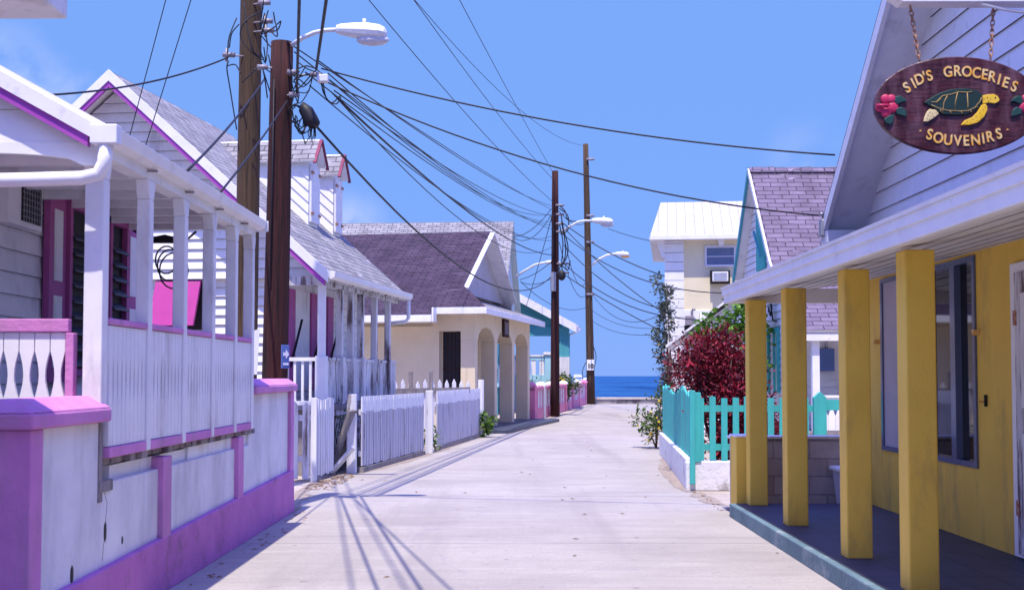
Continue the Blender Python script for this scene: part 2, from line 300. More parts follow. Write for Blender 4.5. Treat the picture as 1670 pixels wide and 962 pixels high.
def road_mat():
    m = bpy.data.materials.new('pale worn concrete'); m.use_nodes = True; n = m.node_tree.nodes; l = m.node_tree.links
    p = n['Principled BSDF']; p.inputs['Roughness'].default_value = .9; p.inputs['Specular IOR Level'].default_value = .2
    tc = n.new('ShaderNodeTexCoord')
    def nz(sc, st, det=8, ro=.65):
        mp = n.new('ShaderNodeMapping'); mp.inputs['Scale'].default_value = st; l.new(tc.outputs['Object'], mp.inputs[0])
        t = n.new('ShaderNodeTexNoise'); t.inputs['Scale'].default_value = sc; t.inputs['Detail'].default_value = det; t.inputs['Roughness'].default_value = ro
        l.new(mp.outputs[0], t.inputs['Vector']); return t.outputs[0]
    def rng(src, a, b, c=0., d=1.):
        r = n.new('ShaderNodeMapRange'); r.inputs[1].default_value = a; r.inputs[2].default_value = b; r.inputs[3].default_value = c; r.inputs[4].default_value = d
        l.new(src, r.inputs[0]); return r.outputs[0]
    def mix(a, b, f):
        x = n.new('ShaderNodeMix'); x.data_type = 'RGBA'; l.new(f, x.inputs['Factor'])
        (l.new(a, x.inputs['A']) if not isinstance(a, tuple) else x.inputs['A'].__setattr__('default_value', a+(1,)))
        x.inputs['B'].default_value = b+(1,); return x.outputs['Result']
    c = mix((.39, .357, .325), (.30, .272, .250), rng(nz(.5, (1, 1, 1)), .36, .66))
    c = mix(c, (.42, .39, .345), rng(nz(1.1, (.5, 2.2, 1)), .53, .72))
    c = mix(c, (.25, .225, .215), rng(nz(.8, (.25, 1.6, 1), 9, .74), .56, .74, 0, .85))
    c = mix(c, (.24, .215, .205), rng(nz(.45, (2.6, .12, 1), 6, .6), .52, .70, 0, .6))
    c = mix(c, (.13, .115, .11), rng(nz(7, (1, 1, 1), 3, .5), .69, .74, 0, .7))
    c = mix(c, (.15, .13, .125), rng(nz(1.7, (1, 1.5, 1), 5, .6), .70, .80, 0, .8))
    c = mix(c, (.27, .245, .23), rng(nz(60, (1, 1, 1), 2, .5), .50, .75, 0, .75))
    c = mix(c, (.54, .50, .45), rng(nz(28, (1, 1.8, 1), 3, .6), .62, .72, 0, .6))
    # construction joints across the lane and a few wandering cracks
    sep = n.new('ShaderNodeSeparateXYZ'); l.new(tc.outputs['Object'], sep.inputs[0])
    def math_(op, a, b):
        x = n.new('ShaderNodeMath'); x.operation = op
        for i, q in enumerate((a, b)):
            if isinstance(q, (int, float)): x.inputs[i].default_value = q
            elif q is not None: l.new(q, x.inputs[i])
        return x.outputs[0]
    wob = math_('MULTIPLY', nz(.7, (1, .2, 1), 4), .22)
    j = math_('PINGPONG', math_('ADD', math_('ADD', sep.outputs['Y'], 1.9), wob), 2.3)
    c = mix(c, (.15, .135, .13), rng(j, .0, .024, .75, 0))
    vo = n.new('ShaderNodeTexVoronoi'); vo.feature = 'DISTANCE_TO_EDGE'; vo.inputs['Scale'].default_value = .33
    mp = n.new('ShaderNodeMapping'); l.new(tc.outputs['Object'], mp.inputs[0])
    dist = n.new('ShaderNodeMix'); dist.data_type = 'RGBA'; dist.blend_type = 'LINEAR_LIGHT'; dist.inputs['Factor'].default_value = .35
    tn = n.new('ShaderNodeTexNoise'); tn.inputs['Scale'].default_value = 1.4; tn.inputs['Detail'].default_value = 5; l.new(mp.outputs[0], tn.inputs['Vector'])
    l.new(mp.outputs[0], dist.inputs['A']); l.new(tn.outputs['Color'], dist.inputs['B']); l.new(dist.outputs['Result'], vo.inputs['Vector'])
    c = mix(c, (.27, .25, .27), rng(vo.outputs['Distance'], .0, .005, .5, 0))
    c = mix(c, (.26, .24, .23), rng(nz(3.0, (.12, 5, 1), 7, .7), .54, .68, 0, .6))
    l.new(c, p.inputs['Base Color'])
    bp = n.new('ShaderNodeBump'); bp.inputs['Strength'].default_value = .3; bp.inputs['Distance'].default_value = .01
    l.new(nz(40, (1, 1, 1), 4), bp.inputs['Height']); l.new(bp.outputs[0], p.inputs['Normal'])
    return m
M['road'] = road_mat()
def sea_mat():
    m = bpy.data.materials.new('sea water'); m.use_nodes = True; n = m.node_tree.nodes; l = m.node_tree.links
    p = n['Principled BSDF']; p.inputs['Roughness'].default_value = .6; p.inputs['Specular IOR Level'].default_value = .06; p.inputs['IOR'].default_value = 1.33
    tc = n.new('ShaderNodeTexCoord')
    def nz(sc, st, det=6):
        mp = n.new('ShaderNodeMapping'); mp.inputs['Scale'].default_value = st; l.new(tc.outputs['Object'], mp.inputs[0])
        t = n.new('ShaderNodeTexNoise'); t.inputs['Scale'].default_value = sc; t.inputs['Detail'].default_value = det; t.inputs['Roughness'].default_value = .7; l.new(mp.outputs[0], t.inputs['Vector']); return t.outputs[0]
    r = n.new('ShaderNodeValToRGB'); l.new(nz(.06, (1.4, .22, 1), 10), r.inputs[0]); e = r.color_ramp.elements
    e[0].position = .36; e[0].color = (.006, .045, .15, 1); e[1].position = .66; e[1].color = (.025, .11, .27, 1)
    l.new(r.outputs[0], p.inputs['Base Color'])
    bp = n.new('ShaderNodeBump'); bp.inputs['Strength'].default_value = 1.0; bp.inputs['Distance'].default_value = .8
    l.new(nz(.25, (1, .5, 1), 10), bp.inputs['Height']); l.new(bp.outputs[0], p.inputs['Normal'])
    return m
M['sea'] = sea_mat()

# ------------------------------------------------------------------ ground, road, sea
g = MB(); g.face([(-260, -60, 0), (260, -60, 0), (260, 70.9, 0), (-260, 70.9, 0)])
struct(g.build('ground', M['sand']))
left = [(-2.66, -30), (-2.66, 9), (-2.72, 15.1), (-2.98, 17.0), (-3.0, 18.6), (-2.75, 19.9), (-2.55, 20.3), (-1.72, 25), (-.83, 32.6), (.66, 41.7), (1.5, 46), (2.55, 55), (4.1, 69), (4.2, 70.2)]
right = [(2.62, -30), (2.62, 13.9), (2.66, 16.2), (2.46, 17.2), (3.05, 25.3), (4.42, 36.9), (5.3, 44), (8.5, 70.2)]
g = MB(); g.face([(x, y, .006) for x, y in right] + [(x, y, .006) for x, y in reversed(left)])
struct(g.build('road', M['road']))
def verge(pts, wfun, seed):
    q = random.Random(seed); out = []; n = 140
    for i in range(n+1):
        f = i/n*(len(pts)-1); k = min(int(f), len(pts)-2); a, b = Vector(pts[k]+(0,)), Vector(pts[k+1]+(0,)); out.append(a.lerp(b, f-k))
    g = MB(); prev = None; w_ = .1
    for i, p_ in enumerate(out):
        w_ = max(.01, min(wfun, w_+q.uniform(-.05, .05))); cur = (p_+Vector((0, 0, .010)), p_+Vector((w_ if seed < 10 else -w_, 0, .010)))
        if prev: g.face([prev[0], prev[1], cur[1], cur[0]] if seed < 10 else [prev[1], prev[0], cur[0], cur[1]])
        prev = cur
    return g
M['grit'] = mat('brown grit', (.34, .28, .235), (.25, .20, .165), 6, rough=.95, bump=.5, bscale=50, stain=(.12, .09, .075), stain_amt=.35, stain_scale=9, sharp=.05)
struct(verge([(-2.66, 5), (-2.70, 14.9), (-2.98, 17.0), (-3.02, 18.6), (-2.80, 19.9), (-2.57, 20.3), (-1.75, 25), (-.86, 32.6)], .22, 3).build('verge', M['grit']))
struct(verge([(2.62, 13.95), (2.66, 16.2), (2.46, 17.2), (3.06, 25.3), (4.44, 36.9)], .26, 13).build('verge', M['grit']))
g = MB(); g.face([(-15000, 64, -.9), (15000, 64, -.9), (15000, 30000, -.9), (-15000, 30000, -.9)])
struct(g.build('sea', M['sea']))

# ------------------------------------------------------------------ shared builders
def siding(mb, o, u, n, zl, zh, uL, uR, h=.15, lap=.02, mi=0):
    """lapped boards on the plane through o (u along it, n outwards) between heights zl and zh"""
    o, u, n = Vector(o), Vector(u), Vector(n); k = Vector((0, 0, 1)); z = zl
    fL = uL if callable(uL) else (lambda z: uL); fR = uR if callable(uR) else (lambda z: uR)
    while z < zh-1e-4:
        z1 = min(z+h, zh)
        a, b, c, d = fL(z), fR(z), fR(z1), fL(z1)
        if b-a > .01:
            pts = [o+u*a+n*lap+k*z, o+u*b+n*lap+k*z, o+u*c+n*.003+k*z1, o+u*d+n*.003+k*z1]
            if d >= c-.005: pts = pts[:3]
            nn = (pts[1]-pts[0]).cross(pts[2]-pts[0])
            if nn.dot(n) < 0: pts.reverse()
            mb.face(pts, mi)
            q = [o+u*a+k*z, o+u*b+k*z, o+u*b+n*lap+k*z, o+u*a+n*lap+k*z]
            if (q[1]-q[0]).cross(q[2]-q[0]).z > 0: q.reverse()
            mb.face(q, mi+1)
        z = z1
    return mb
def lens_board(mb, o, u, n, w, z0, z1, zs0, zs1, t=.02, depth=.3, gap=.003):
    """one fretwork board: its two edges are hollowed between zs0 and zs1 so neighbours leave a pointed slit"""
    o, u, n = Vector(o), Vector(u), Vector(n); k = Vector((0, 0, 1)); N = 8
    L = [(gap, z0)]; Rr = [(w-gap, z0)]
    for i in range(N+1):
        s = i/N; e = depth*w*math.sin(math.pi*s); z = zs0+(zs1-zs0)*s
        L.append((gap+e, z)); Rr.append((w-gap-e, z))
    L.append((gap, z1)); Rr.append((w-gap, z1))
    for i in range(len(L)-1):      # stacked quads, solid
        a, b, c, d = L[i], Rr[i], Rr[i+1], L[i+1]
        mb.prism([o+u*q[0]+k*q[1] for q in (a, b, c, d)], n*t)
def pickets(mb, p, q, z0, z1, w, step, t=.02, top='flat', jitter=.012, tip=.07, lean=.004, skip=()):
    p, q = Vector(p), Vector(q); d = (q-p); L = d.length; d.normalize(); n = Vector((d.y, -d.x, 0)); k = Vector((0, 0, 1))
    cnt = int(L/step); f0 = z0 if callable(z0) else (lambda s: z0); f1 = z1 if callable(z1) else (lambda s: z1)
    for i in range(cnt+1):
        if i in skip: continue
        s = i*step; 
        if s+w > L+.02: break
        a = f0(s)+random.uniform(-jitter, jitter); b = f1(s)+random.uniform(-jitter, jitter); le = random.uniform(-lean, lean)
        o = p + d*s + n*random.uniform(-.004, .004)
        pts = [o+k*a, o+d*w+k*a]
        if top == 'point': pts += [o+d*(w+le)+k*(b-tip), o+d*(w/2+le)+k*b, o+d*le+k*(b-tip)]
        else: pts += [o+d*(w+le)+k*(b+random.uniform(-.006, .006)), o+d*le+k*b]
        mb.prism(pts, n*t)
    return mb
def leafcloud(name, m, parent, blobs, count, size, clump=.22, per=14, flat=.5, aspect=.5):
    """leaf clumps scattered through ellipsoids (centre, radii); every leaf is a small folded blade"""
    v, f = [], []; tot = sum(b[1][0]*b[1][1]*b[1][2] for b in blobs)
    for c, r in blobs:
        nclump = max(2, int(count*(r[0]*r[1]*r[2])/tot/per))
        for _ in range(nclump):
            d = Vector((random.gauss(0, 1), random.gauss(0, 1), random.gauss(0, 1))).normalized()*(random.random()**.42)
            cc = Vector(c)+Vector((d.x*r[0], d.y*r[1], d.z*r[2])); cr = clump*random.uniform(.5, 1.2)
            for _ in range(random.randint(per//2, per+per//2)):
                p = cc+Vector((random.gauss(0, 1), random.gauss(0, 1), random.gauss(0, .8)))*cr*.5
                ax = (Vector((random.gauss(0, 1), random.gauss(0, 1), random.gauss(0, 1)*flat+.3)) + d*.6).normalized()
                up = Vector((random.gauss(0, .5), random.gauss(0, .5), 1)); sx = ax.cross(up).normalized(); nn = sx.cross(ax)
                L = size*random.uniform(.6, 1.25); w = L*aspect
                b = len(v)
                v += [p, p+ax*L*.5+sx*w*.5+nn*w*.18, p+ax*L, p+ax*L*.5-sx*w*.5+nn*w*.18]
                f += [[b, b+1, b+2], [b, b+2, b+3]]
    me = bpy.data.meshes.new(name); inv = mw(parent).inverted()
    me.from_pydata([tuple(inv @ q) for q in v], [], f); me.materials.append(m)
    o = bpy.data.objects.new(name, me); C.objects.link(o); o.parent = parent
    return o
def blossoms(parent, c, r, n, size, rs_):
    for _ in range(n):
        d = Vector((rs_.gauss(0, 1), rs_.gauss(0, 1)-.8, rs_.gauss(0, 1)+.3)).normalized(); p = Vector(c)+Vector((d.x*r[0], d.y*r[1], d.z*r[2]))
        mb = MB(); a = d.orthogonal().normalized(); b = d.cross(a)
        for k in range(5):
            t, t2, t1 = 2*math.pi*k/5, 2*math.pi*(k+.42)/5, 2*math.pi*(k-.42)/5
            e = lambda q, f: p+(a*math.cos(q)+b*math.sin(q))*size*f+d*size*.25*f
            mb.face([p, e(t1, .75), e(t, 1), e(t2, .75)])
        mb.build('flower', M['flower'], parent, world=True)
def stems(name, parent, base, tips, r, m=None):
    mb = MB()
    for t in tips:
        b, t = Vector(base), Vector(t); mid = b.lerp(t, .45)+Vector((random.uniform(-.1, .1), random.uniform(-.1, .1), .12))
        mb.tube([b, mid, t], [r, r*.7, r*.3], 6)
    return mb.build(name, m or M['bark'], parent, world=True)

# ================================================================== 1. the pink-trimmed porch house, near left
PX_ = -2.5
lh = thing('porch_house', 'white clapboard house with purple roof trim and a posted porch above the pink wall', 'house', (-5, 9.6, 0))
def lb(mb, name, m, parent=lh, bevel=0): return mb.build(name, m, parent, bevel, world=True)
w = MB(); w.box(-9.0, -3.72, 7.95, 12.0, 0, 3.1)
siding(w, (-3.72, 12.0, 0), (0, -1, 0), (1, 0, 0), 1.05, 3.1, 0, 4.0, .165)
siding(w, (-9.0, 7.95, 0), (1, 0, 0), (0, -1, 0), .3, 3.1, 0, 5.28, .165)
siding(w, (-9.0, 12.0, 0), (1, 0, 0), (0, 1, 0), .3, 3.1, 0, 5.28, .165)
lb(w, 'wall', [M['white'], M['seam']])
lb(MB().box(-3.73, -3.66, 11.94, 12.04, 1.05, 3.1).box(-3.73, -3.66, 7.92, 8.02, 1.05, 3.1), 'corner_board', M['white'])
# porch deck with ragged plank ends
d = MB(); y = 7.3
while y < 11.78:
    ww = random.uniform(.10, .15); d.box(-3.7, -2.50+random.uniform(-.03, .035), y, min(y+ww-.006, 11.8), 1.055, 1.10); y += ww
lb(d, 'porch_deck', M['greywood'])
lb(MB().box(-2.66, -2.55, 7.80, 9.6, .92, 1.035).box(-2.665, -2.53, 9.61, 11.9, .93, 1.045), 'deck_beam', M['white'])
# roof: ridge runs away from us; front gable faces the camera
GY0, GY1, EX, EZ, RX, SL = 7.24, 11.74, -2.42, 3.05, -6.2, .555
RZ = EZ+(EX-RX)*SL
r = MB(); r.slab([(EX, GY0, EZ+.05), (EX, GY1, EZ+.05), (RX, GY1, RZ+.05), (RX, GY0, RZ+.05)], .05)
r.slab([(2*RX-EX, GY0, EZ+.05), (RX, GY0, RZ+.05), (RX, GY1, RZ+.05), (2*RX-EX, GY1, EZ+.05)], .05)
lb(r, 'roof', [M['shingledark'], M['white']])
def rake(mb, yb, y1, x0, z0, x1, z1, top, bot):
    mb.prism([(x0, yb, z0+top), (x1, yb, z1+top), (x1, yb, z1+bot), (x0, yb, z0+bot)], (0, y1-yb, 0))
rk = MB(); rake(rk, GY0-.03, GY0+.01, EX-.01, EZ, RX, RZ, .02, -.075); rake(rk, GY0-.03, GY0+.01, 2*RX-EX, EZ, RX-.005, RZ, .02, -.085)
lb(rk, 'rake_board', M['clean'])
rk = MB(); rake(rk, GY0-.015, GY0+.03, EX-.10, EZ+.10*SL, RX, RZ, -.07, -.145); rake(rk, GY0-.015, GY0+.03, 2*RX-EX+.10, EZ+.10*SL, RX-.005, RZ, -.07, -.145)
lb(rk, 'rake_trim', M['purple'])
gw = MB(); gy = 7.32
siding(gw, (0, gy, 0), (1, 0, 0), (0, -1, 0), 3.0, RZ-.2, lambda z: 2*RX-EX+.12+max(0, z-3.0)/SL, lambda z: EX-.12-max(0, z-3.0)/SL, .2, .018)
gw.prism([(2*RX-EX+.12, gy+.02, 3.0), (EX-.12, gy+.02, 3.0), (RX, gy+.02, RZ-.1)], (0, .06, 0))
lb(gw, 'gable', [M['white'], M['seam']])
# scalloped frieze under the gable
fr = MB(); N = 80; xs = [-9.9+i*(7.42/N) for i in range(N+1)]
def sc(x): return 2.86 + .075*abs(math.sin((x+2.48)*math.pi/1.25))**.7 if x < -2.6 else 2.86
for i in range(N): fr.prism([(xs[i], 7.30, 3.0), (xs[i+1], 7.30, 3.0), (xs[i+1], 7.30, sc(xs[i+1])), (xs[i], 7.30, sc(xs[i]))], (0, .035, 0))
lb(fr, 'frieze', M['white'])
lb(MB().box(-2.57, -2.455, 7.40, 11.70, 2.93, 3.04), 'porch_beam', M['white'])
lb(MB().box(-3.7, -2.44, 7.35, 11.7, 3.045, 3.06), 'porch_ceiling', M['white'])
ce = MB()
for i in range(9): ce.box(-3.7, -2.60, 7.5+i*.5, 7.56+i*.5, 2.98, 3.045)
lb(ce, 'rafter', M['white'])
# gutter, its box end, and the downpipe running back under the gable
gu = MB(); prof = [(x-.09, z) for x, z in ((-2.40, 3.012), (-2.34, 2.99), (-2.285, 3.012), (-2.262, 3.08), (-2.274, 3.083), (-2.295, 3.022), (-2.34, 3.003), (-2.387, 3.022), (-2.40, 3.083))]
gu.prism([(x, 7.3, z) for x, z in prof], (0, 4.45, 0)); gu.box(-2.50, -2.34, 7.20, 7.3, 2.975, 3.09); gu.box(-2.495, -2.345, 11.75, 11.765, 2.985, 3.088)
g_ = lb(gu, 'gutter', M['clean'], bevel=.006)
for i in range(4): lb(MB().box(-2.53, -2.39, 8.2+i*.95, 8.225+i*.95, 2.972, 2.986), 'bracket', M['greywood'], g_)
lb(MB().tube([(-2.42, 7.25, 2.985), (-2.425, 7.25, 2.87), (-2.46, 7.25, 2.80), (-2.56, 7.25, 2.775), (-2.9, 7.25, 2.765), (-3.6, 7.25, 2.75), (-4.6, 7.25, 2.74)], .043, 12), 'downpipe', M['clean'])
# posts
for i, yy in enumerate([7.46, 8.32, 9.22, 10.10, 10.92, 11.63]):
    p_ = MB(); hw = .058 if i == 0 else .046; zb = 1.39 if i == 0 else 1.1; px_ = PX_-.035 if i == 0 else PX_
    p_.box(px_-hw, px_+hw, yy-hw, yy+hw, zb, 2.80)
    c1, c2 = hw, hw+.045
    p_.hexa([(px_-c1, yy-c1, 2.80), (px_+c1, yy-c1, 2.80), (px_+c1, yy+c1, 2.80), (px_-c1, yy+c1, 2.80)],
            [(px_-c1, yy-c2, 2.93), (px_+c1, yy-c2, 2.93), (px_+c1, yy+c2, 2.93), (px_-c1, yy+c2, 2.93)])
    lb(p_, 'post', M['white'], bevel=.008)
# street-side balustrade: one fretwork panel per bay
ys = [7.46, 8.32, 9.22, 10.10, 10.92, 11.63]
for i in range(5):
    a, b = ys[i]+.055, ys[i+1]-.05; n_ = 9; ww = (b-a)/n_; pn = MB()
    for k in range(n_): lens_board(pn, (PX_+.01, a+k*ww, 0), (0, 1, 0), (1, 0, 0), ww, 1.17, 1.91, 1.42, 1.72, .022, .16)
    pn.box(PX_-.01, PX_+.008, a, b, 1.17, 1.30); pn.box(PX_-.01, PX_+.008, a, b, 1.80, 1.91)
    lb(pn, 'balustrade_panel', M['white'])
    lb(MB().box(PX_-.045, PX_+.045, a, b, 1.915, 1.955), 'handrail', M['pink'], bevel=.006)
    lb(MB().box(PX_-.03, PX_+.045, a, b, 1.10, 1.165), 'bottom_rail', M['pink'], bevel=.006)
# balustrade at the end of the porch, facing the camera
pe = MB()
for k in range(15): lens_board(pe, (-2.70-.094*(k+1), 7.44, 0), (1, 0, 0), (0, -1, 0), .094, 1.1, 1.86, 1.46, 1.75, .022, .27)
lb(pe, 'balustrade_panel', M['white'])
lb(MB().box(-4.2, -2.68, 7.40, 7.46, 1.865, 1.945), 'handrail', M['pink'], bevel=.006)
lb(MB().box(-2.695, -2.645, 7.395, 7.465, 1.1, 1.86), 'end_board', M['pink'], bevel=.006)
# window with pink shutters and louvres, then the further one
def shutter(x, y0, y1, z0, z1, m, parent, inner):
    s = MB().box(x, x+.05, y0, y1, z0, z1); o = lb(s, 'shutter', m, parent)
    zm = (z0+z1)/2
    lb(MB().box(x+.048, x+.056, y0+.09, y1-.09, z0+.12, zm-.06).box(x+.048, x+.056, y0+.09, y1-.09, zm+.06, z1-.12), 'inset', inner, o)
for (a, b, c, d_) in ((9.62, 9.98, 10.62, 10.74), (11.55, 11.98, 10.9, 11.02)):
    shutter(-3.69, min(a, b), max(a, b), 1.55, 3.05, M['mauve'], lh, M['white'])
for (y0, y1) in ((9.99, 10.6), (11.0, 11.53)):
    f_ = lb(MB().box(-3.69, -3.61, y0, y0+.06, 1.6, 3.05).box(-3.69, -3.61, y1-.06, y1, 1.6, 3.05).box(-3.69, -3.61, y0+.06, y1-.06, 2.98, 3.05).box(-3.69, -3.61, y0+.06, y1-.06, 1.6, 1.66), 'window_frame', M['mauve'])
    lb(MB().box(-3.695, -3.66, y0+.06, y1-.06, 1.66, 2.98), 'pane', M['dark'], f_)
    lv = MB(); z = 1.74
    while z < 2.9: lv.prism([(-3.655, y0+.06, z), (-3.655, y0+.06, z+.012), (-3.585, y0+.06, z-.05), (-3.585, y0+.06, z-.062)], (0, y1-y0-.12, 0)); z += .13
    lb(lv, 'louvre', M['slate'], f_)
# the air conditioner in its wall
ac = thing('air_conditioner', 'white box air conditioner in the clapboard wall under the left porch roof', 'air conditioner', (-3.6, 9.1, 2.7))
lb(MB().box(-3.72, -3.60, 8.74, 9.36, 2.70, 3.06), 'casing', M['clean'], ac, .012)
lb(MB().box(-3.605, -3.59, 8.95, 9.31, 2.74, 3.02), 'grille', M['dark'], ac)
gl = MB()
for i in range(7): gl.box(-3.592, -3.584, 8.97+i*.05, 8.974+i*.05, 2.74, 3.02)
for i in range(6): gl.box(-3.59, -3.582, 8.95, 9.31, 2.77+i*.045, 2.774+i*.045)
lb(gl, 'grille_bar', M['steel'], ac)
coil = thing('cable_coil', 'coil of black cable hanging at the far end of the left porch', 'cable', (-3.3, 11.5, 2.6))
cm = MB()
for k in range(3):
    cx_, cz_, rr_ = -3.28+.03*k, 2.70-.05*k, .13+.02*k
    cm.tube([(cx_+rr_*math.cos(t*.35)*.8, 11.6+.02*k, cz_+rr_*math.sin(t*.35)) for t in range(19)], .008, 5)
cm.tube([(-3.6, 11.6, 2.98), (-3.45, 11.6, 2.9), (-3.3, 11.6, 2.93), (-3.1, 11.6, 2.88), (-3.0, 11.6, 2.97)], .012, 5)
cm.box(-3.45, -3.12, 11.56, 11.64, 2.86, 2.92)
lb(cm, 'loop', M['wire'], coil)

# this house, its air conditioner and cable coil scaled up about the camera position
for t in (lh, ac, coil):
    l0 = t.location.copy(); t.scale = (1.048,)*3; t.location = (l0.x*1.048, l0.y*1.048, 1.048*l0.z-.077)

# the house nearest to us, whose eave corner comes into the top left
nh = thing('corner_house', 'white house whose boxed eave corner pokes in at the top left corner', 'house', (-5, 0, 0))
lb(MB().box(-9.5, -2.95, -9, 5.4, 0, 3.36), 'wall', M['white'], nh)
lb(MB().box(-9.9, -2.20, -9.4, 6.0, 3.362, 3.55), 'eave', M['white'], nh, .012)
lb(MB().slab([(-2.18, -9.42, 3.56), (-2.18, 6.02, 3.56), (-6, 6.02, 4.9), (-6, -9.42, 4.9)], .01).slab([(-9.9, -9.42, 3.56), (-6, -9.42, 4.9), (-6, 6.02, 4.9), (-9.9, 6.02, 3.56)], .01), 'roof', [M['shingledark'], M['white']], nh)

# ================================================================== 2. the pink and white garden wall
gwall = thing('garden_wall', 'low white plaster wall with pink caps, pilasters and footing below the left porch', 'wall', (-2.75, 10.5, 0))
WX = -2.62
pl = MB(); pl.box(-2.86, WX, 6.72, 7.84, 0, 1.31); pl.box(-2.86, WX, 7.84, 12.25, 0, .915); pl.box(-2.86, WX, 12.25, 14.42, 0, 1.42)
lb(pl, 'panel', M['plaster'], gwall, .01)
lb(MB().prism([(-2.565, 6.62, 0), (-2.565, 14.55, 0), (-2.575, 14.55, .50), (-2.575, 12.2, .46), (-2.575, 6.62, .36), ], (-.30, 0, 0)), 'footing', M['pinkold'], gwall, .012)
for (y0, y1, z1) in ((6.60, 6.78, 1.31), (9.12, 9.34, 1.0), (11.62, 11.84, 1.02), (14.36, 14.56, 1.42)):
    lb(MB().box(-2.87, -2.578 if z1 < 1.2 else -2.58, y0, y1, .0, z1), 'pilaster', M['pink'], gwall, .008)
def capm(y0, y1, z0, z1, z2):
    c = MB(); x0, x1 = -2.93, -2.55
    c.hexa([(x0, y0, z0), (x1, y0, z0), (x1, y1, z0), (x0, y1, z0)], [(x0, y0, z1), (x1, y0, z1), (x1, y1, z1), (x0, y1, z1)])
    c.hexa([(x0, y0, z1), (x1, y0, z1), (x1, y1, z1), (x0, y1, z1)], [(x0+.12, y0+.14, z2), (x1-.12, y0+.14, z2), (x1-.12, y1-.02, z2), (x0+.12, y1-.02, z2)])
    return c
lb(capm(6.55, 7.84, 1.312, 1.40, 1.475), 'cap', M['pink'], gwall, .015)
lb(capm(12.28, 14.62, 1.422, 1.50, 1.57), 'cap', M['pink'], gwall, .015)
lb(MB().box(-3.9, -2.87, 6.62, 6.86, 0, 1.30), 'return_wall', M['pinkold'], gwall, .01)
lb(MB().box(-4.0, -2.88, 6.56, 6.92, 1.302, 1.40), 'return_cap', M['pink'], gwall, .015)
lb(MB().box(-2.66, -2.612, 7.79, 7.86, .80, 1.31).box(-2.63, -2.606, 7.80, 8.05, .86, .93), 'broken_edge', M['greywood'], gwall)
# dark pock marks and the long crack in the plaster
ck = MB()
for (yy, zz, a, b) in ((7.95, .60, .03, .07), (8.3, .50, .018, .03), (7.36, .42, .03, .06)): ck.ell((WX, yy, zz), (.004, a, b), 8, 6)
ck.tube([(WX, 7.92, .86), (WX, 7.98, .78), (WX, 7.96, .70), (WX, 7.93, .55), (WX, 7.90, .42)], .002, 4)
lb(ck, 'crack', M['dark'], gwall)

# ================================================================== 3. the dormered house
A2 = 8
h2 = thing('dormer_house', 'white clapboard house with two dormers, pink shutters and a peeling porch behind the picket fence', 'house', (-2.9, 20, 0), -A2)
S2 = .9; Y0, Y1 = -.55, 5.0; RX2, RZ2 = -3.68, 3.3+.9*3.68
def b2(mb, name, m, parent=h2, bevel=0): return mb.build(name, m, parent, bevel)
r = MB(); r.slab([(.06, Y0, 3.25), (.06, Y1, 3.25), (RX2, Y1, RZ2), (RX2, Y0, RZ2)], .06)
r.slab([(-7.42, Y0, 3.25), (RX2, Y0, RZ2), (RX2, Y1, RZ2), (-7.42, Y1, 3.25)], .06)
b2(r, 'roof', [M['shingle'], M['white']])
def rake2(y0, y1, top, bot, dx=0):
    m_ = MB()
    for sgn in (1, -1):
        xe = .06 if sgn == 1 else -7.42
        m_.prism([(xe-sgn*dx, y0, 3.25+top+dx*.9), (RX2, y0, RZ2+top), (RX2, y0, RZ2+bot), (xe-sgn*dx, y0, 3.25+bot+dx*.9)], (0, y1-y0, 0))
    return m_
b2(rake2(Y0-.04, Y0+.0, .015, -.17), 'rake_board', M['clean'])
b2(rake2(Y0-.02, Y0+.03, -.175, -.27, .06), 'rake_trim', M['purple'])
w = MB(); w.box(-7.0, -.87, .0, 4.85, 0, 3.2)
siding(w, (-7.0, .0, 0), (1, 0, 0), (0, -1, 0), .9, 3.2, 0, 6.13, .155, .035)
siding(w, (-.87, 0, 0), (0, 1, 0), (1, 0, 0), 1.1, 3.25, 0, 4.85, .15, .022)
siding(w, (-7.0, 4.85, 0), (1, 0, 0), (0, 1, 0), .3, 3.2, 0, 6.13, .15, .022)
b2(w, 'wall', [M['white'], M['seam']])
gm = MB(); siding(gm, (RX2, -.1, 0), (1, 0, 0), (0, -1, 0), 3.2, RZ2-.15, lambda z: -3.62+max(0, z-3.2)/S2, lambda z: 3.62-max(0, z-3.2)/S2, .165, .032)
gm.prism([(-7.3, -.08, 3.2), (-.05, -.08, 3.2), (RX2, -.08, RZ2-.16)], (0, .06, 0))
b2(MB().prism([(-7.3, 4.85, 3.2), (-.05, 4.85, 3.2), (RX2, 4.85, RZ2-.16)], (0, .06, 0)), 'gable', M['white'])
b2(gm, 'gable', [M['white'], M['seam']])
b2(MB().box(-.17, -.05, -.40, 4.85, 3.06, 3.2).box(-.87, -.17, -.40, -.28, 3.06, 3.2), 'porch_beam', M['worn'])
b2(MB().box(-.87, -.05, -.08, 4.85, 3.203, 3.22), 'porch_ceiling', M['white'])
b2(MB().box(-.95, -.02, -.42, 4.95, 1.05, 1.13), 'porch_deck', M['greywood'])
lt = MB()
for i in range(34): lt.bar((-.06, -.35+i*.15, .15), (-.06, -.35+i*.15+.45, .95), .03, .012, (1, 0, 0)); lt.bar((-.075, -.35+i*.15+.45, .15), (-.075, -.35+i*.15, .95), .03, .012, (1, 0, 0))
lt.box(-.09, -.04, -.40, 4.9, .95, 1.05)
b2(lt, 'lattice_skirt', M['worn'])
b2(MB().box(-.88, -.12, -.3, 4.8, 0, 1.04), 'foundation', M['greywood'])
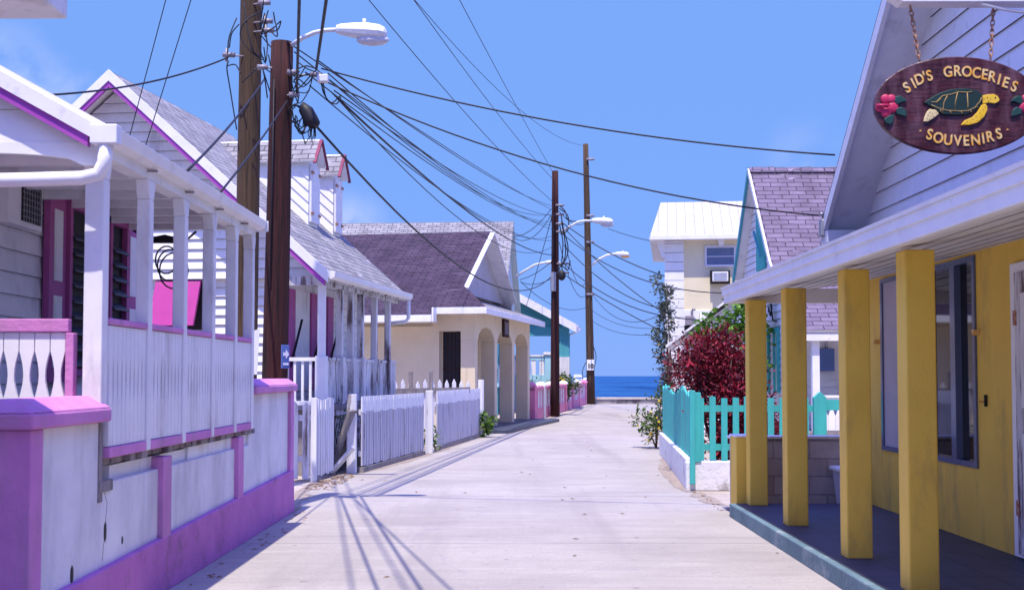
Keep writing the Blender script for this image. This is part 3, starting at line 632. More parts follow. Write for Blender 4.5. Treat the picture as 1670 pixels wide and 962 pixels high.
for i, yy in enumerate((-.30, .73, 1.43, 2.09, 3.06, 4.12)):
    pm = MB(); hw = .055; pm.box(-.12-hw, -.12+hw, yy-hw, yy+hw, 1.92, 3.06); pm.box(-.12-.085, -.12+.085, yy-.085, yy+.085, 1.13, 1.92)
    b2(pm, 'post', M['white'] if i == 0 else M['worn'], bevel=.008)
yy = (-.30, .73, 1.43, 2.09, 3.06, 4.12, 4.85)
for i in range(6):
    a, b = yy[i]+.09, yy[i+1]-.09; pn = MB(); n_ = max(3, int((b-a)/.10)); ww = (b-a)/n_
    for k in range(n_): pn.box(-.135, -.11+random.uniform(-.004, .004), a+k*ww+.004, a+(k+1)*ww-.004, 1.16, 1.85)
    pn.box(-.15, -.09, a, b, 1.85, 1.90)
    b2(pn, 'balustrade_panel', M['worn'])
bl = MB()
for i in range(5): bl.box(-.84+i*.13, -.80+i*.13, -.32, -.28, 1.2, 1.84)
bl.box(-.88, -.21, -.34, -.26, 1.84, 1.90); bl.box(-.88, -.21, -.33, -.27, 1.13, 1.2)
b2(bl, 'balustrade', M['clean'])
gu = MB(); gu.prism([(.05, Y0-.02, 3.17), (.10, Y0-.02, 3.13), (.17, Y0-.02, 3.17), (.185, Y0-.02, 3.26), (.05, Y0-.02, 3.26)], (0, Y1-Y0+.06, 0))
g2 = b2(gu, 'gutter', M['clean'], bevel=.006)
b2(MB().tube([(.11, Y1-.05, 3.14), (.11, Y1-.05, 2.78), (.05, Y1-.05, 2.70), (-.35, Y1-.1, 2.66)], .04, 10), 'downpipe', M['clean'], g2)
b2(MB().box(-.02, .05, Y0, Y1, 3.12, 3.19), 'fascia', M['worn'])
# pink shutters: one on the gable wall propped out, two on the porch wall
pf = b2(MB().prism([(-3.03, -.05, 3.18), (-3.03, -.11, 3.18), (-3.03, -.42, 2.42), (-3.03, -.36, 2.42)], (.78, 0, 0)), 'shutter', M['magenta'], bevel=.006)
b2(MB().box(-2.99, -2.82, -.13, -.07, 3.10, 3.14).box(-2.45, -2.30, -.13, -.07, 3.10, 3.14), 'hinge', M['rust'], pf)
b2(MB().box(-3.03, -2.25, -.04, -.03, 2.36, 3.16), 'window_opening', M['dark'])
for (y0, y1) in ((.15, .45), (1.35, 1.68), (2.35, 2.7)):
    s_ = b2(MB().box(-.86, -.80, y0, y1, 1.35, 3.05), 'shutter', M['mauve'], bevel=.006)
    b2(MB().bar((-.79, y0+.02, 1.75), (-.72, y1+.1, 2.55), .035, .02), 'prop', M['dark'], s_)
b2(MB().box(-.865, -.83, .46, 1.32, 1.35, 3.05), 'door', M['white'])
# dormers
for (y0, y1) in ((2.37, 2.96), (3.98, 4.50)):
    XF = -1.2; zb = 3.3-S2*XF; ze = 5.56; yc = (y0+y1)/2; zp = 6.02; xr = -3.3
    dw = MB(); zs = lambda x: 3.3-S2*x-.1
    xi = -(ze-3.3)/S2-.1
    side = [(XF, 0, zs(XF)), (XF, 0, ze), (xi, 0, ze)]
    dw.prism([(p_[0], y0+.02, p_[2]) for p_ in side], (0, y1-y0-.04, 0))
    # boards on the cheek that faces us: drawn parallel to the roof slope
    for k in range(7):
        off = k*.21
        pts = [(XF-.0, zs(XF)+.1+off), (XF-.0, min(ze, zs(XF)+.1+off+.21)), (xi, zs(xi)+.1+off+.21), (xi, zs(xi)+.1+off)]
        lo = zs(XF)+.1+off
        if lo > ze-.05: break
        x_end = XF-(ze-lo)/S2
        top_lo = lo+.21
        poly = [(XF, lo)]
        if top_lo < ze: poly += [(XF, top_lo), (XF-(ze-top_lo)/S2, ze), (x_end, ze)]
        else: poly += [(XF, ze), (x_end, ze)]
        dw.face([(x, y0+.02-(.022 if j in (0, len(poly)-1) else .003), z) for j, (x, z) in enumerate(poly)])
        dw.face([(x_end, y0+.02, ze), (XF, y0+.02, lo), (XF, y0-.002, lo), (x_end, y0-.002, ze)])
    dw.prism([(XF, y0+.02, ze), (XF, y1-.02, ze), (XF, yc, zp-.06)], (-.05, 0, 0))
    dm = b2(dw, 'dormer', M['clean'])
    dr = MB(); s_ = (zp-ze)/((y1-y0)/2+.10)
    dr.slab([(XF+.14, y0-.10, ze+.0), (XF+.14, yc, zp), (xr, yc, zp), (xr, y0-.10, ze+.0)], .04); dr.slab([(XF+.14, y1+.10, ze), (xr, y1+.10, ze), (xr, yc, zp), (XF+.14, yc, zp)], .04)
    b2(dr, 'dormer_roof', [M['shingle'], M['clean']], dm)
    b2(MB().bar((XF+.15, y0-.12, ze-.05), (XF+.15, yc, zp-.01), .03, .06, (1, 0, 0)).bar((XF+.15, y1+.12, ze-.05), (XF+.15, yc+.01, zp-.01), .03, .06, (1, 0, 0)), 'dormer_rake', M['redtrim'], dm)
    b2(MB().box(XF+.005, XF+.05, y0+.03, y1-.03, zb+.06, ze-.06), 'dormer_shutter', M['white'], dm, .006)
    hm = MB()
    for z in (zb+.2, ze-.22):
        for q in (y0+.02, y1-.12): hm.box(XF+.04, XF+.075, q, q+.10, z, z+.045)
    b2(hm, 'dormer_hinge', M['rust'], dm)

# ================================================================== 4. white picket fences at the left
def fb(mb, name, m, parent, bevel=0): return mb.build(name, m, parent, bevel, world=True)
f1 = thing('picket_fence', 'short white fence corner with spaced pointed pickets beside the pink wall', 'fence', (-3.0, 18.3, 0))
fb(pickets(MB(), (-4.05, 18.66, 0), (-2.99, 18.66, 0), .06, 1.23, .105, .175, .022, 'point', .02), 'picket_row', M['picket'], f1)
fb(pickets(MB(), (-2.965, 18.72, 0), (-2.87, 19.78, 0), .08, 1.25, .095, .15, .022, 'flat', .02), 'picket_row', M['picket'], f1)
fb(MB().box(-4.05, -2.99, 18.67, 18.71, .30, .39).box(-4.05, -2.99, 18.67, 18.71, .92, 1.01).bar((-3.0, 18.72, .34), (-2.91, 19.78, .34), .04, .09).bar((-3.0, 18.72, .96), (-2.91, 19.78, .96), .04, .09), 'rail', M['picket'], f1)
fb(MB().box(-3.05, -2.96, 18.62, 18.71, -.02, 1.27), 'post', M['picket'], f1, .006)
def gate(name, label, p, q, z0, z1, w, step, posts, dirty=None):
    t = thing(name, label, 'fence', (p[0], p[1], 0)); p3, q3 = Vector((p[0], p[1], 0)), Vector((q[0], q[1], 0)); d = (q3-p3).normalized(); n = Vector((d.y, -d.x, 0))
    pk_ = pickets(MB(), p3, q3, z0, z1, w, step, .02, 'flat', .012); tops = MB()
    fb(pk_, 'picket_row', M['shadedpicket'], t)
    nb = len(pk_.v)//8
    for i in range(nb):        # sunlit band along the picket tops, put into the colour of these pieces
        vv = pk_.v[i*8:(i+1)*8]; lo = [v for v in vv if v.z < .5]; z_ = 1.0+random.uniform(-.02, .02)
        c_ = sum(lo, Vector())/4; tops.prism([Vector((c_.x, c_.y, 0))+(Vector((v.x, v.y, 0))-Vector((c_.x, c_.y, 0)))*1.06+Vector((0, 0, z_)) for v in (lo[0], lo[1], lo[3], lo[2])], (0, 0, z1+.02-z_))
    fb(tops, 'sunlit_top', M['litpicket'], t)
    rl = MB()
    for z in (.32, 1.0): rl.bar(p3-n*.025+Vector((0, 0, z)), q3-n*.025+Vector((0, 0, z)), .04, .09)
    fb(rl, 'rail', M['picket'], t)
    fb(MB().bar(p3+n*.0+Vector((0, 0, .05)), q3+n*.0+Vector((0, 0, .05)), .09, .085), 'kickboard', M['greywood'], t)
    for (x, y, zt) in posts: fb(MB().box(x-.075, x+.075, y-.075, y+.075, 0, zt), 'post', M['picket'], t, .008)
    return t
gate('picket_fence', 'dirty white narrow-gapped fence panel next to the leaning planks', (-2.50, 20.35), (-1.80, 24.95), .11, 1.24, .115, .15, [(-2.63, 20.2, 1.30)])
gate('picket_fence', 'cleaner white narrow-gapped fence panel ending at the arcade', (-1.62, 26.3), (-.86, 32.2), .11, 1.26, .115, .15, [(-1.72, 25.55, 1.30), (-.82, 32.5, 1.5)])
bk = thing('back_fence', 'grey weathered pointed picket fence standing behind the white boards', 'fence', (-2.4, 27, 0))
fb(pickets(MB(), (-4.4, 28.6, 0), (-1.05, 30.6, 0), .2, 1.50, .10, .20, .025, 'point', .03, .10), 'picket_row', M['picket'], bk)
fb(MB().bar((-4.4, 28.56, 1.2), (-1.05, 30.56, 1.25), .04, .15), 'rail', M['greywood'], bk)
fb(MB().box(-2.50, -2.40, 29.68, 29.78, 0, 1.7).box(-2.02, -1.94, 29.95, 30.03, 0, 1.72), 'post', M['greywood'], bk)
lp1 = tag(MB().bar((-2.93, 20.25, .06), (-2.60, 20.05, 1.04), .05, .24, (.4, 1, 0)).build('leaning_plank', M['greywood']), 'upper grey bare plank leaning against the white fence post', 'plank')
lp2 = tag(MB().bar((-2.93, 19.98, .03), (-2.58, 19.98, .44), .04, .15, (.4, 1, 0)).build('leaning_plank', M['picket']), 'lower white painted plank leaning across the fence gap near the ground', 'plank')
cut = [(-2.4, 27)]

# ================================================================== 5. the beige arcaded house
A5 = 11.3
h5 = thing('arcade_house', 'beige stucco house with three arches and a dark plum shingle roof with white fascia', 'house', (-1.04, 34.6, 0), -A5)
def b5(mb, name, m, parent=h5, bevel=0): return mb.build(name, m, parent, bevel)
YE = 8.47; TOP = 3.42
pier_edges = ((0, .32), (2.63, 3.01), (5.34, 5.72), (8.09, YE))
for (a, b) in pier_edges: b5(MB().box(-.42, 0, a, b, .1, 2.62), 'pier', M['cream'], bevel=.01)
ar = MB()
for i in range(3):
    a, b = pier_edges[i][1], pier_edges[i+1][0]; c = (a+b)/2; hwid = (b-a)/2
    A_ = [(a, 2.62), (a+.16*hwid, 2.80), (a+.45*hwid, 2.96), (c, 3.03), (b-.45*hwid, 2.96), (b-.16*hwid, 2.80), (b, 2.62)]
    y_l = 0 if i == 0 else (pier_edges[i][0]+pier_edges[i][1])/2; y_r = YE if i == 2 else (pier_edges[i+1][0]+pier_edges[i+1][1])/2
    poly = [(y_l, TOP), (y_l, 2.62)] + A_ + [(y_r, 2.62), (y_r, TOP)]
    ar.prism([(-.42, y, z) for y, z in poly], (.42, 0, 0))
b5(ar, 'arch_wall', M['cream'])
b5(MB().box(-1.3, 1.0, -.35, YE+.3, 0, .11), 'porch_floor', M['slate'], bevel=.015)
b5(MB().box(-12, -1.25, 0, YE, 0, 3.3), 'wall', M['cream'])
b5(MB().box(-1.25, -.42, 0, .3, 2.87, TOP).box(-1.25, -1.05, 0, .3, .1, 2.87), 'end_wall', M['cream'])
b5(MB().box(-1.25, -.42, YE-.3, YE, 2.75, TOP), 'end_lintel', M['cream'])
dg = b5(MB().box(-.98, -.47, .18, .24, .15, 2.86), 'grille_door', M['dark'])
gb = MB()
for i in range(5): gb.box(-.96+i*.11, -.945+i*.11, .165, .18, .15, 2.86)
for z in (.6, 1.2, 1.8, 2.4): gb.box(-.98, -.47, .16, .165, z, z+.03)
b5(gb, 'bar', M['poledark'], dg)
for (a, b) in ((1.35, 1.95), (4.3, 4.9)): 
    wf = b5(MB().box(-1.245, -1.215, a, b, .9, 2.6), 'window', M['dark']); b5(MB().box(-1.25, -1.205, a-.06, a, .85, 2.65).box(-1.25, -1.205, b, b+.06, .85, 2.65), 'frame', M['cream2'], wf)
# roof
RYc, RZ5 = 4.35, 6.2; sl5 = (RZ5-3.52)/(RYc+.5)
r = MB()
ze_l = RZ5-sl5*(RYc+.9)
r.slab([(-.5, .75, RZ5-sl5*(RYc-.75)), (.42, -.5, 3.52), (-1.0, -.5, 3.52), (-1.0, -.9, ze_l), (-13.5, -.9, ze_l), (-13.5, RYc, RZ5), (-.5, RYc, RZ5)], .07)
r.slab([(-.5, RYc, RZ5), (-13.5, RYc, RZ5), (-13.5, 9.4, RZ5-sl5*5.05), (-1, 9.4, RZ5-sl5*5.05), (-.5, 8.0, RZ5-sl5*3.65)], .07)
b5(r, 'roof', [M['shingledark'], M['white']])
b5(MB().slab([(.42, -.5, 3.515), (.42, 9.1, 3.515), (-1.22, 8.0, 4.12), (-1.22, .75, 4.12)], .05), 'pent_roof', [M['shingle'], M['white']])
gz = RZ5-sl5*(RYc-.75)
gm = MB().prism([(-.85, .75, gz-.12), (-.85, 7.95, gz-.12), (-.85, RYc, RZ5-.08)], (-.1, 0, 0))
b5(gm, 'gable', mat('grey lavender gable paint', (.50, .47, .50), (.44, .42, .45), 1.5, rough=.9))
b5(MB().prism([(-.845, RYc-.2, 5.42), (-.845, RYc+.22, 5.42), (-.845, RYc+.06, 5.85), (-.845, RYc-.04, 5.85)], (.02, 0, 0)), 'vent', M['dark'])
b5(MB().bar((-.47, .72, gz-.08), (-.47, RYc, RZ5-.06), .05, .20, (1, 0, 0)).bar((-.47, 7.98, gz-.08), (-.47, RYc, RZ5-.06), .052, .20, (1, 0, 0)), 'rake_board', M['white'])
b5(MB().box(.38, .44, -.52, 9.1, 3.33, 3.50).box(-.98, .38, -.55, -.50, 3.33, 3.50).box(-1.03, -.98, -.9, -.5, ze_l-.2, 3.50).box(-13.4, -1.03, -.94, -.90, ze_l-.20, ze_l-.02), 'fascia', M['clean'], bevel=.006)
b5(MB().box(-1.2, .38, -.5, 9.05, 3.425, 3.44).box(-13.4, -1.2, -.9, 0, ze_l-.19, ze_l-.17), 'soffit', M['white'])
b5(MB().box(-13, -1.2, 0, .05, 3.0, 3.4), 'frieze', M['cream'])
ps = thing('wall_plaque', 'small brown wooden plaque above the middle arch of the beige house', 'sign', (0, 0, 0))
ps.location = mw(h5) @ Vector((.03, 4.1, 3.1)); ps.rotation_euler = (0, 0, R(-A5))
MB().box(-.02, .035, -.42, .42, -.28, .28).build('board', M['poledark'], ps, .01); MB().box(.036, .045, -.30, .30, -.2, .2).build('carving', M['sign'], ps)

# ================================================================== 6. grey-roofed house behind it
h6 = thing('tall_gable_house', 'tall house with pale grey roof and mint gable rising behind the beige house', 'house', (.08, 54, 0), -5)
def b6(mb, name, m, parent=h6, bevel=0): return mb.build(name, m, parent, bevel)
r = MB(); r.slab([(0, 0, 8.42), (-13, 0, 8.42), (-13, -4.1, 4.5), (0, -4.1, 4.5)], .09); r.slab([(0, 0, 8.42), (0, 4.1, 4.5), (-13, 4.1, 4.5), (-13, 0, 8.42)], .09)
b6(r, 'roof', [M['shinglebig'], M['mint']])
b6(MB().prism([(-.25, -3.9, 4.55), (-.25, 3.9, 4.55), (-.25, 0, 8.25)], (-.15, 0, 0)), 'gable', M['mint'])
b6(MB().box(-12.5, -1.9, -3.7, 3.7, 0, 4.55), 'wall', M['mint'])
b6(MB().box(-1.9, -.25, -3.7, 3.7, 4.35, 4.55), 'porch_beam', M['mint'])
for yy in (-3.5, -1.2, 1.2, 3.5): b6(MB().box(-.55, -.35, yy-.1, yy+.1, 0, 4.35), 'post', M['tealdark'], bevel=.01)
b6(MB().box(-1.5, -.3, -3.7, 3.7, 1.15, 1.3).box(-.5, -.35, -3.7, 3.7, 1.9, 2.05), 'balustrade', M['aqua'])
bb = MB()
for i in range(14): bb.box(-.5, -.38, -3.4+i*.5, -3.15+i*.5, 1.3, 1.9)
b6(bb, 'baluster', M['clean'])

# ================================================================== 7. teal seaside house with white roof
h7 = thing('seaside_house', 'teal house with open veranda and white roof edge next to the sea', 'house', (1, 58, 0))
def b7(mb, name, m, parent=h7, bevel=0): return mb.build(name, m, parent, bevel, world=True)
r = MB(); r.slab([(3.05, 57.9, 4.0), (3.45, 62.5, 4.0), (-.6, 62.5, 5.95), (-.6, 57.9, 5.95)], .08); r.slab([(-4.3, 57.9, 4.0), (-.6, 57.9, 5.95), (-.6, 62.5, 5.95), (-4.3, 62.5, 4.0)], .08)
b7(r, 'roof', [M['shinglewhite'], M['tealdark']])
def sz(x): return 5.95-abs(x+.6)*(1.95/3.65)
b7(MB().prism([(3.08, 57.86, 4.02), (-.6, 57.86, 6.0), (-.6, 57.86, 5.60), (3.08, 57.86, 3.64)], (0, .05, 0)).prism([(-4.3, 57.86, 4.02), (-.605, 57.86, 6.0), (-.605, 57.86, 5.60), (-4.3, 57.86, 3.64)], (0, .05, 0)), 'rake_board', M['clean'])
b7(MB().prism([(3.04, 57.92, 3.84), (3.06, 57.92, 4.02), (3.46, 62.5, 4.02), (3.44, 62.5, 3.84)], (.05, 0, 0)), 'gutter', M['clean'])
b7(MB().tube([(3.3, 59.5, 3.85), (3.1, 59.0, 3.7), (2.75, 58.7, 3.58)], .04, 8), 'downpipe', M['clean'])
b7(MB().prism([(-3.6, 58.35, 3.95), (2.5, 58.35, 3.95), (-.6, 58.35, 5.75)], (0, .1, 0)), 'gable', M['tealdark'])
b7(MB().box(-3.6, 2.7, 58.3, 58.55, 3.50, 3.95), 'lintel', M['tealdark'])
b7(MB().box(2.1, 2.72, 58.2, 62.2, 1.3, 3.94), 'wall', M['tealdark'])
bt = MB()
for i in range(4): bt.box(2.13+i*.16, 2.17+i*.16, 58.17, 58.2, 1.4, 3.6)
for i in range(8): bt.box(2.72, 2.75, 58.3+i*.5, 58.36+i*.5, 1.4, 3.6)
b7(bt, 'batten', M['tealdark'])
b7(MB().box(1.55, 1.95, 57.9, 58.3, 0, 2.6), 'pillar', M['aqua'], bevel=.01)
b7(MB().box(1.48, 2.02, 57.84, 58.36, 2.6, 2.72), 'pillar_cap', M['clean'], bevel=.01)
tw = MB().box(-4, 1.55, 58.0, 58.2, 0, 1.65).box(-4, 1.55, 58.0, 58.2, 2.35, 2.52); b7(tw, 'veranda_wall', M['aqua'])
tc_ = MB()
for i in range(14): tc_.box(-3.9+i*.4, -3.68+i*.4, 58.02, 58.18, 1.65, 2.35)
b7(tc_, 'baluster', M['clean']); b7(MB().box(-4, 1.55, 57.97, 58.23, 2.52, 2.60), 'coping', M['clean'])
b7(MB().box(1.95, 2.72, 58.0, 58.16, 0, 2.5), 'base_wall', M['plaster'])
b7(MB().box(-4, 2.72, 58.3, 62.2, 0, 1.2), 'terrace', M['mint'])

# ================================================================== 8. pink low wall towards the sea
pw = thing('roadside_wall', 'rose pink and white low wall with knobbed pillars leading to the sea', 'wall', (1, 46, 0))
p0, p1 = Vector((.78, 43.6, 0)), Vector((4.16, 69.0, 0)); dd = (p1-p0).normalized(); nn = Vector((dd.y, -dd.x, 0)); L = (p1-p0).length
def seg(a, b, z0, z1, t0=-.22, t1=0.): 
    q = [p0+dd*a+nn*t0, p0+dd*b+nn*t0, p0+dd*b+nn*t1, p0+dd*a+nn*t1]; return [v+Vector((0, 0, z0)) for v in q], [v+Vector((0, 0, z1)) for v in q]
m_ = MB(); m_.hexa(*seg(0, L, 0, .42)); m_.hexa(*seg(0, L, 1.08, 1.2, -.25, .03)); fb(m_, 'footing', M['rose'], pw)
m_ = MB(); m_.hexa(*seg(.6, L-.3, .42, 1.08, -.2, -.03)); fb(m_, 'panel', M['plaster'], pw)
m_ = MB(); m_.hexa(*seg(0, .62, 0, 1.24, -.45, .04)); fb(m_, 'pillar', M['rose'], pw, .015)
m_ = MB(); q = p0+dd*.3-nn*.2; m_.ell((q.x, q.y, 1.24), (.26, .26, .16), zlo=0); fb(m_, 'knob', M['rose'], pw)
for i, a in enumerate((3.2, 6.8, 8.6, 12.5, 16.5, 20.5, L-.5)):
    big = i in (1,); m_ = MB(); m_.hexa(*seg(a, a+.42, 0, 1.22, -.3, .05)); fb(m_, 'pillar', M['whitewash'] if i in (0, 1, 2) else M['rose'], pw, .015)
    q = p0+dd*(a+.21)-nn*.12; fb(MB().ell((q.x, q.y, 1.22), (.24, .24, .17), zlo=0), 'knob', M['rose'] if i in (6,) else M['whitewash'], pw)
wp = MB()
for i in range(26): 
    a = 1.2+i*.92
    if a < L-1: wp.hexa(*seg(a, a+.08, .44, 1.07, -.05, -.005))
fb(wp, 'rib', M['rose'], pw)

# seawall
sw = thing('seawall', 'low weathered concrete seawall closing the end of the road', 'wall', (6, 70.6, 0))
fb(MB().box(-60, 90, 70.3, 70.8, -1.5, .27), 'wall', mat('weathered concrete', (.42, .38, .37), (.28, .25, .26), 1.2, rough=.95, bump=.5, stain=(.12, .10, .11), stain_amt=.42, stain_scale=1.3, sharp=.06), sw)
fb(MB().box(-60, 90, 70.24, 70.9, .272, .38), 'coping', mat('pale coping', (.62, .56, .50), (.52, .46, .42), .8, rough=.9), sw)

# ================================================================== 9. the yellow shop at the right
sh = thing('yellow_shop', 'mustard yellow shop with square porch columns and a white clapboard gable', 'shop', (4.05, 8, 0))
def sb(mb, name, m, parent=sh, bevel=0): return mb.build(name, m, parent, bevel, world=True)
WXR = 4.05; CX, CW = 2.655, .205
sb(MB().box(2.47, WXR+.02, 1.5, 14.02, 0, .155), 'porch_slab', M['kerb'], bevel=.012)
pt = MB(); pt.face([(2.53, 1.55, .159), (4.05, 1.55, .159), (4.05, 13.98, .159), (2.53, 13.98, .159)]); sb(pt, 'porch_tiles', M['tile'])
for yc in (5.75, 8.26+.125, 9.78+.125, 11.89+.125, 13.87+.02):
    dz = .14 if yc > 13 else CW
    sb(MB().box(CX, CX+CW, yc-.125, yc-.125+CW, .155, 2.455), 'column', M['yellow'], bevel=.012)
# wall with the shop window opening
OY0, OY1, OZ0, OZ1 = 10.68, 13.42, .80, 2.655
w = MB(); w.box(WXR, WXR+.2, 1.5, OY0, .15, 2.72); w.box(WXR, WXR+.2, OY1, 13.97, .15, 2.72); w.box(WXR, WXR+.2, OY0, OY1, .15, OZ0); w.box(WXR, WXR+.2, OY0, OY1, OZ1, 2.72)
w.box(WXR+.2, 11, 13.75, 13.97, .15, 3.2); w.box(WXR+.2, 11, 1.5, 1.7, .15, 3.2); w.box(10.8, 11, 1.7, 13.75, .15, 3.2)
sb(w, 'wall', M['yellow'])
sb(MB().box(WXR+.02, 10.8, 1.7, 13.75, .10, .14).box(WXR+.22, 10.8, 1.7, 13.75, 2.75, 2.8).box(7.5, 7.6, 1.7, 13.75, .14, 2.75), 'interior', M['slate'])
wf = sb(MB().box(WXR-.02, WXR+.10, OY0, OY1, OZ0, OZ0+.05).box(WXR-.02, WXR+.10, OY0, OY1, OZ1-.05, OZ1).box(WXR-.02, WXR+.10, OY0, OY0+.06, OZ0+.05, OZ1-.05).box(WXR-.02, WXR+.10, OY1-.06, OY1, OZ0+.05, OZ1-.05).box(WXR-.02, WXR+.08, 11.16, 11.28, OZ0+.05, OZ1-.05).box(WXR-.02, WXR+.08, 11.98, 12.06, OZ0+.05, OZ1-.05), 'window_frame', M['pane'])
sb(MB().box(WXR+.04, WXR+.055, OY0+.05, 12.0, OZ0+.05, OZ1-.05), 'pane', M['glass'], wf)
sb(MB().box(WXR+.0, WXR+.05, 12.06, OY1-.06, OZ0+.05, OZ1-.05), 'board', mat('lavender grey panel', (.46, .42, .50), (.42, .38, .46), 2, rough=.6), wf)
dr = sb(MB().box(WXR-.04, WXR+.0, 8.7, 9.86, .17, 2.50), 'door_frame', M['clean'], bevel=.006)
sb(MB().box(WXR-.055, WXR-.041, 8.8, 9.74, .2, 2.42), 'door', M['worn'], dr); sb(MB().box(WXR-.06, WXR-.056, 8.95, 9.62, 1.35, 2.25).box(WXR-.06, WXR-.056, 8.95, 9.62, .4, 1.15), 'inset', M['white'], dr); sb(MB().box(WXR-.062, WXR-.05, 9.70, 9.76, .5, .62), 'hinge', M['rust'], dr); sb(MB().box(WXR-.062, WXR-.05, 9.70, 9.76, 2.0, 2.12), 'hinge', M['rust'], dr)
sb(MB().box(WXR-.025, WXR, 10.465, 10.48, 1.34, 1.44), 'latch', M['dark']); sb(MB().box(WXR-.05, WXR, 10.52, 10.535, 1.37, 1.39), 'latch', M['gold'])
for yy in (10.62, 13.52): sb(MB().prism([(WXR, yy-.03, 2.0), (WXR, yy+.03, 2.0), (WXR, yy, 1.95)], (-.06, 0, 0)), 'hook', M['gold'])
# porch ceiling, beam and roof
sb(MB().prism([(2.50, 1.5, 2.455), (2.50, 1.5, 2.49), (WXR, 1.5, 2.72), (WXR, 1.5, 2.685)], (0, 12.53, 0)), 'porch_ceiling', M['white'])
cb = MB()
for i in range(6): cb.prism([(2.78+i*.22, 1.5, 2.455+(.28+i*.22)*.148-.004), (2.785+i*.22, 1.5, 2.455+(.285+i*.22)*.148-.004), (2.785+i*.22, 1.5, 2.45+(.285+i*.22)*.148-.004), (2.78+i*.22, 1.5, 2.45+(.28+i*.22)*.148-.004)], (0, 12.5, 0))
sb(cb, 'ceiling_joint', M['greywood'])
sb(MB().box(2.43, 2.49, 1.4, 14.06, 2.425, 2.585).box(2.49, WXR, 14.0, 14.06, 2.43, 2.60), 'fascia', M['clean'], bevel=.008)
sb(MB().slab([(2.40, 1.35, 2.612), (WXR, 1.35, 2.93), (WXR, 14.10, 2.93), (2.40, 14.10, 2.612)], .026), 'porch_roof', [M['shingledark'], M['clean']])
sb(MB().box(2.415, 2.432, 1.36, 14.09, 2.52, 2.587), 'drip_edge', M['clean'])
# gable above: wall, boards, soffit, rakes, roof
GX, GE, GZ, GR, GSL = 3.55, 14.0, 3.32, 8.0, .776
RZG = GZ+(GE-GR)*GSL
g = MB(); zin = lambda z: GE-.03-max(0, z-3.37)/GSL
siding(g, (WXR, GR, 0), (0, -1, 0), (-1, 0, 0), 2.80, RZG-.2, lambda z: -(zin(z)-GR), lambda z: zin(z)-GR, .205, .02)
g.prism([(WXR+.02, 2*GR-13.97, 2.75), (WXR+.02, 13.97, 2.75), (WXR+.02, 13.97, 3.14), (WXR+.02, GR, RZG-.2), (WXR+.02, 2*GR-13.97, 3.14)], (.15, 0, 0))
g.box(WXR+.2, 11, 13.93, 13.97, 2.7, 3.2)
sb(g, 'gable', [M['clean'], M['seam']])
r = MB(); r.slab([(GX, GE+.06, GZ+.0), (11.5, GE+.06, GZ+.0), (11.5, GR, RZG+.05), (GX, GR, RZG+.05)], .035); r.slab([(GX, GR, RZG+.05), (11.5, GR, RZG+.05), (11.5, 2*GR-GE-.06, GZ), (GX, 2*GR-GE-.06, GZ)], .035)
sb(r, 'roof', [M['shingledark'], M['black']])
s_ = MB(); s_.prism([(GX+.04, GE+.02, GZ-.06), (WXR, GE+.02, GZ-.06), (WXR, GR, RZG-.03), (GX+.04, GR, RZG-.03)], (0, 0, -.02)); s_.prism([(GX+.04, 2*GR-GE-.02, GZ-.06), (WXR, 2*GR-GE-.02, GZ-.06), (WXR, GR, RZG-.03), (GX+.04, GR, RZG-.03)], (0, 0, -.02))
sb(s_, 'soffit', M['white'])
rb = MB()
for sg in (1, -1):
    e = GE if sg == 1 else 2*GR-GE; e2 = GR+.0*sg
    rb.prism([(GX-.01, e+.03*sg, GZ-.03), (GX-.01, e2, RZG), (GX-.01, e2, RZG-.17), (GX-.01, e+.03*sg, GZ-.20)], (.045, 0, 0))
sb(rb, 'rake_board', M['white'])
sb(MB().box(GX+.0, WXR+.2, 13.74, 14.05, 3.10, 3.24), 'eave_return', M['white'], bevel=.006)
jb = thing('junction_box', 'small grey cable entry box at the eave corner of the shop gable', 'junction box', P(1344, 372, 13.9))
jl = jb.location
MB().box(-.05, .05, -.05, .05, -.10, .10).build('box', M['steel'], jb, .015); MB().tube([(0, 0, .10), (-.02, -.03, .16), (-.06, -.06, .15)], .02, 8).build('cable_gland', M['steel'], jb)
bm_ = sb(MB().prism([(2.46, 7.93, 4.12), (2.56, 7.93, 4.045), (4.1, 7.93, 4.045), (4.1, 7.93, 4.2), (2.46, 7.93, 4.2)], (0, .14, 0)), 'sign_beam', M['clean'], bevel=.006)

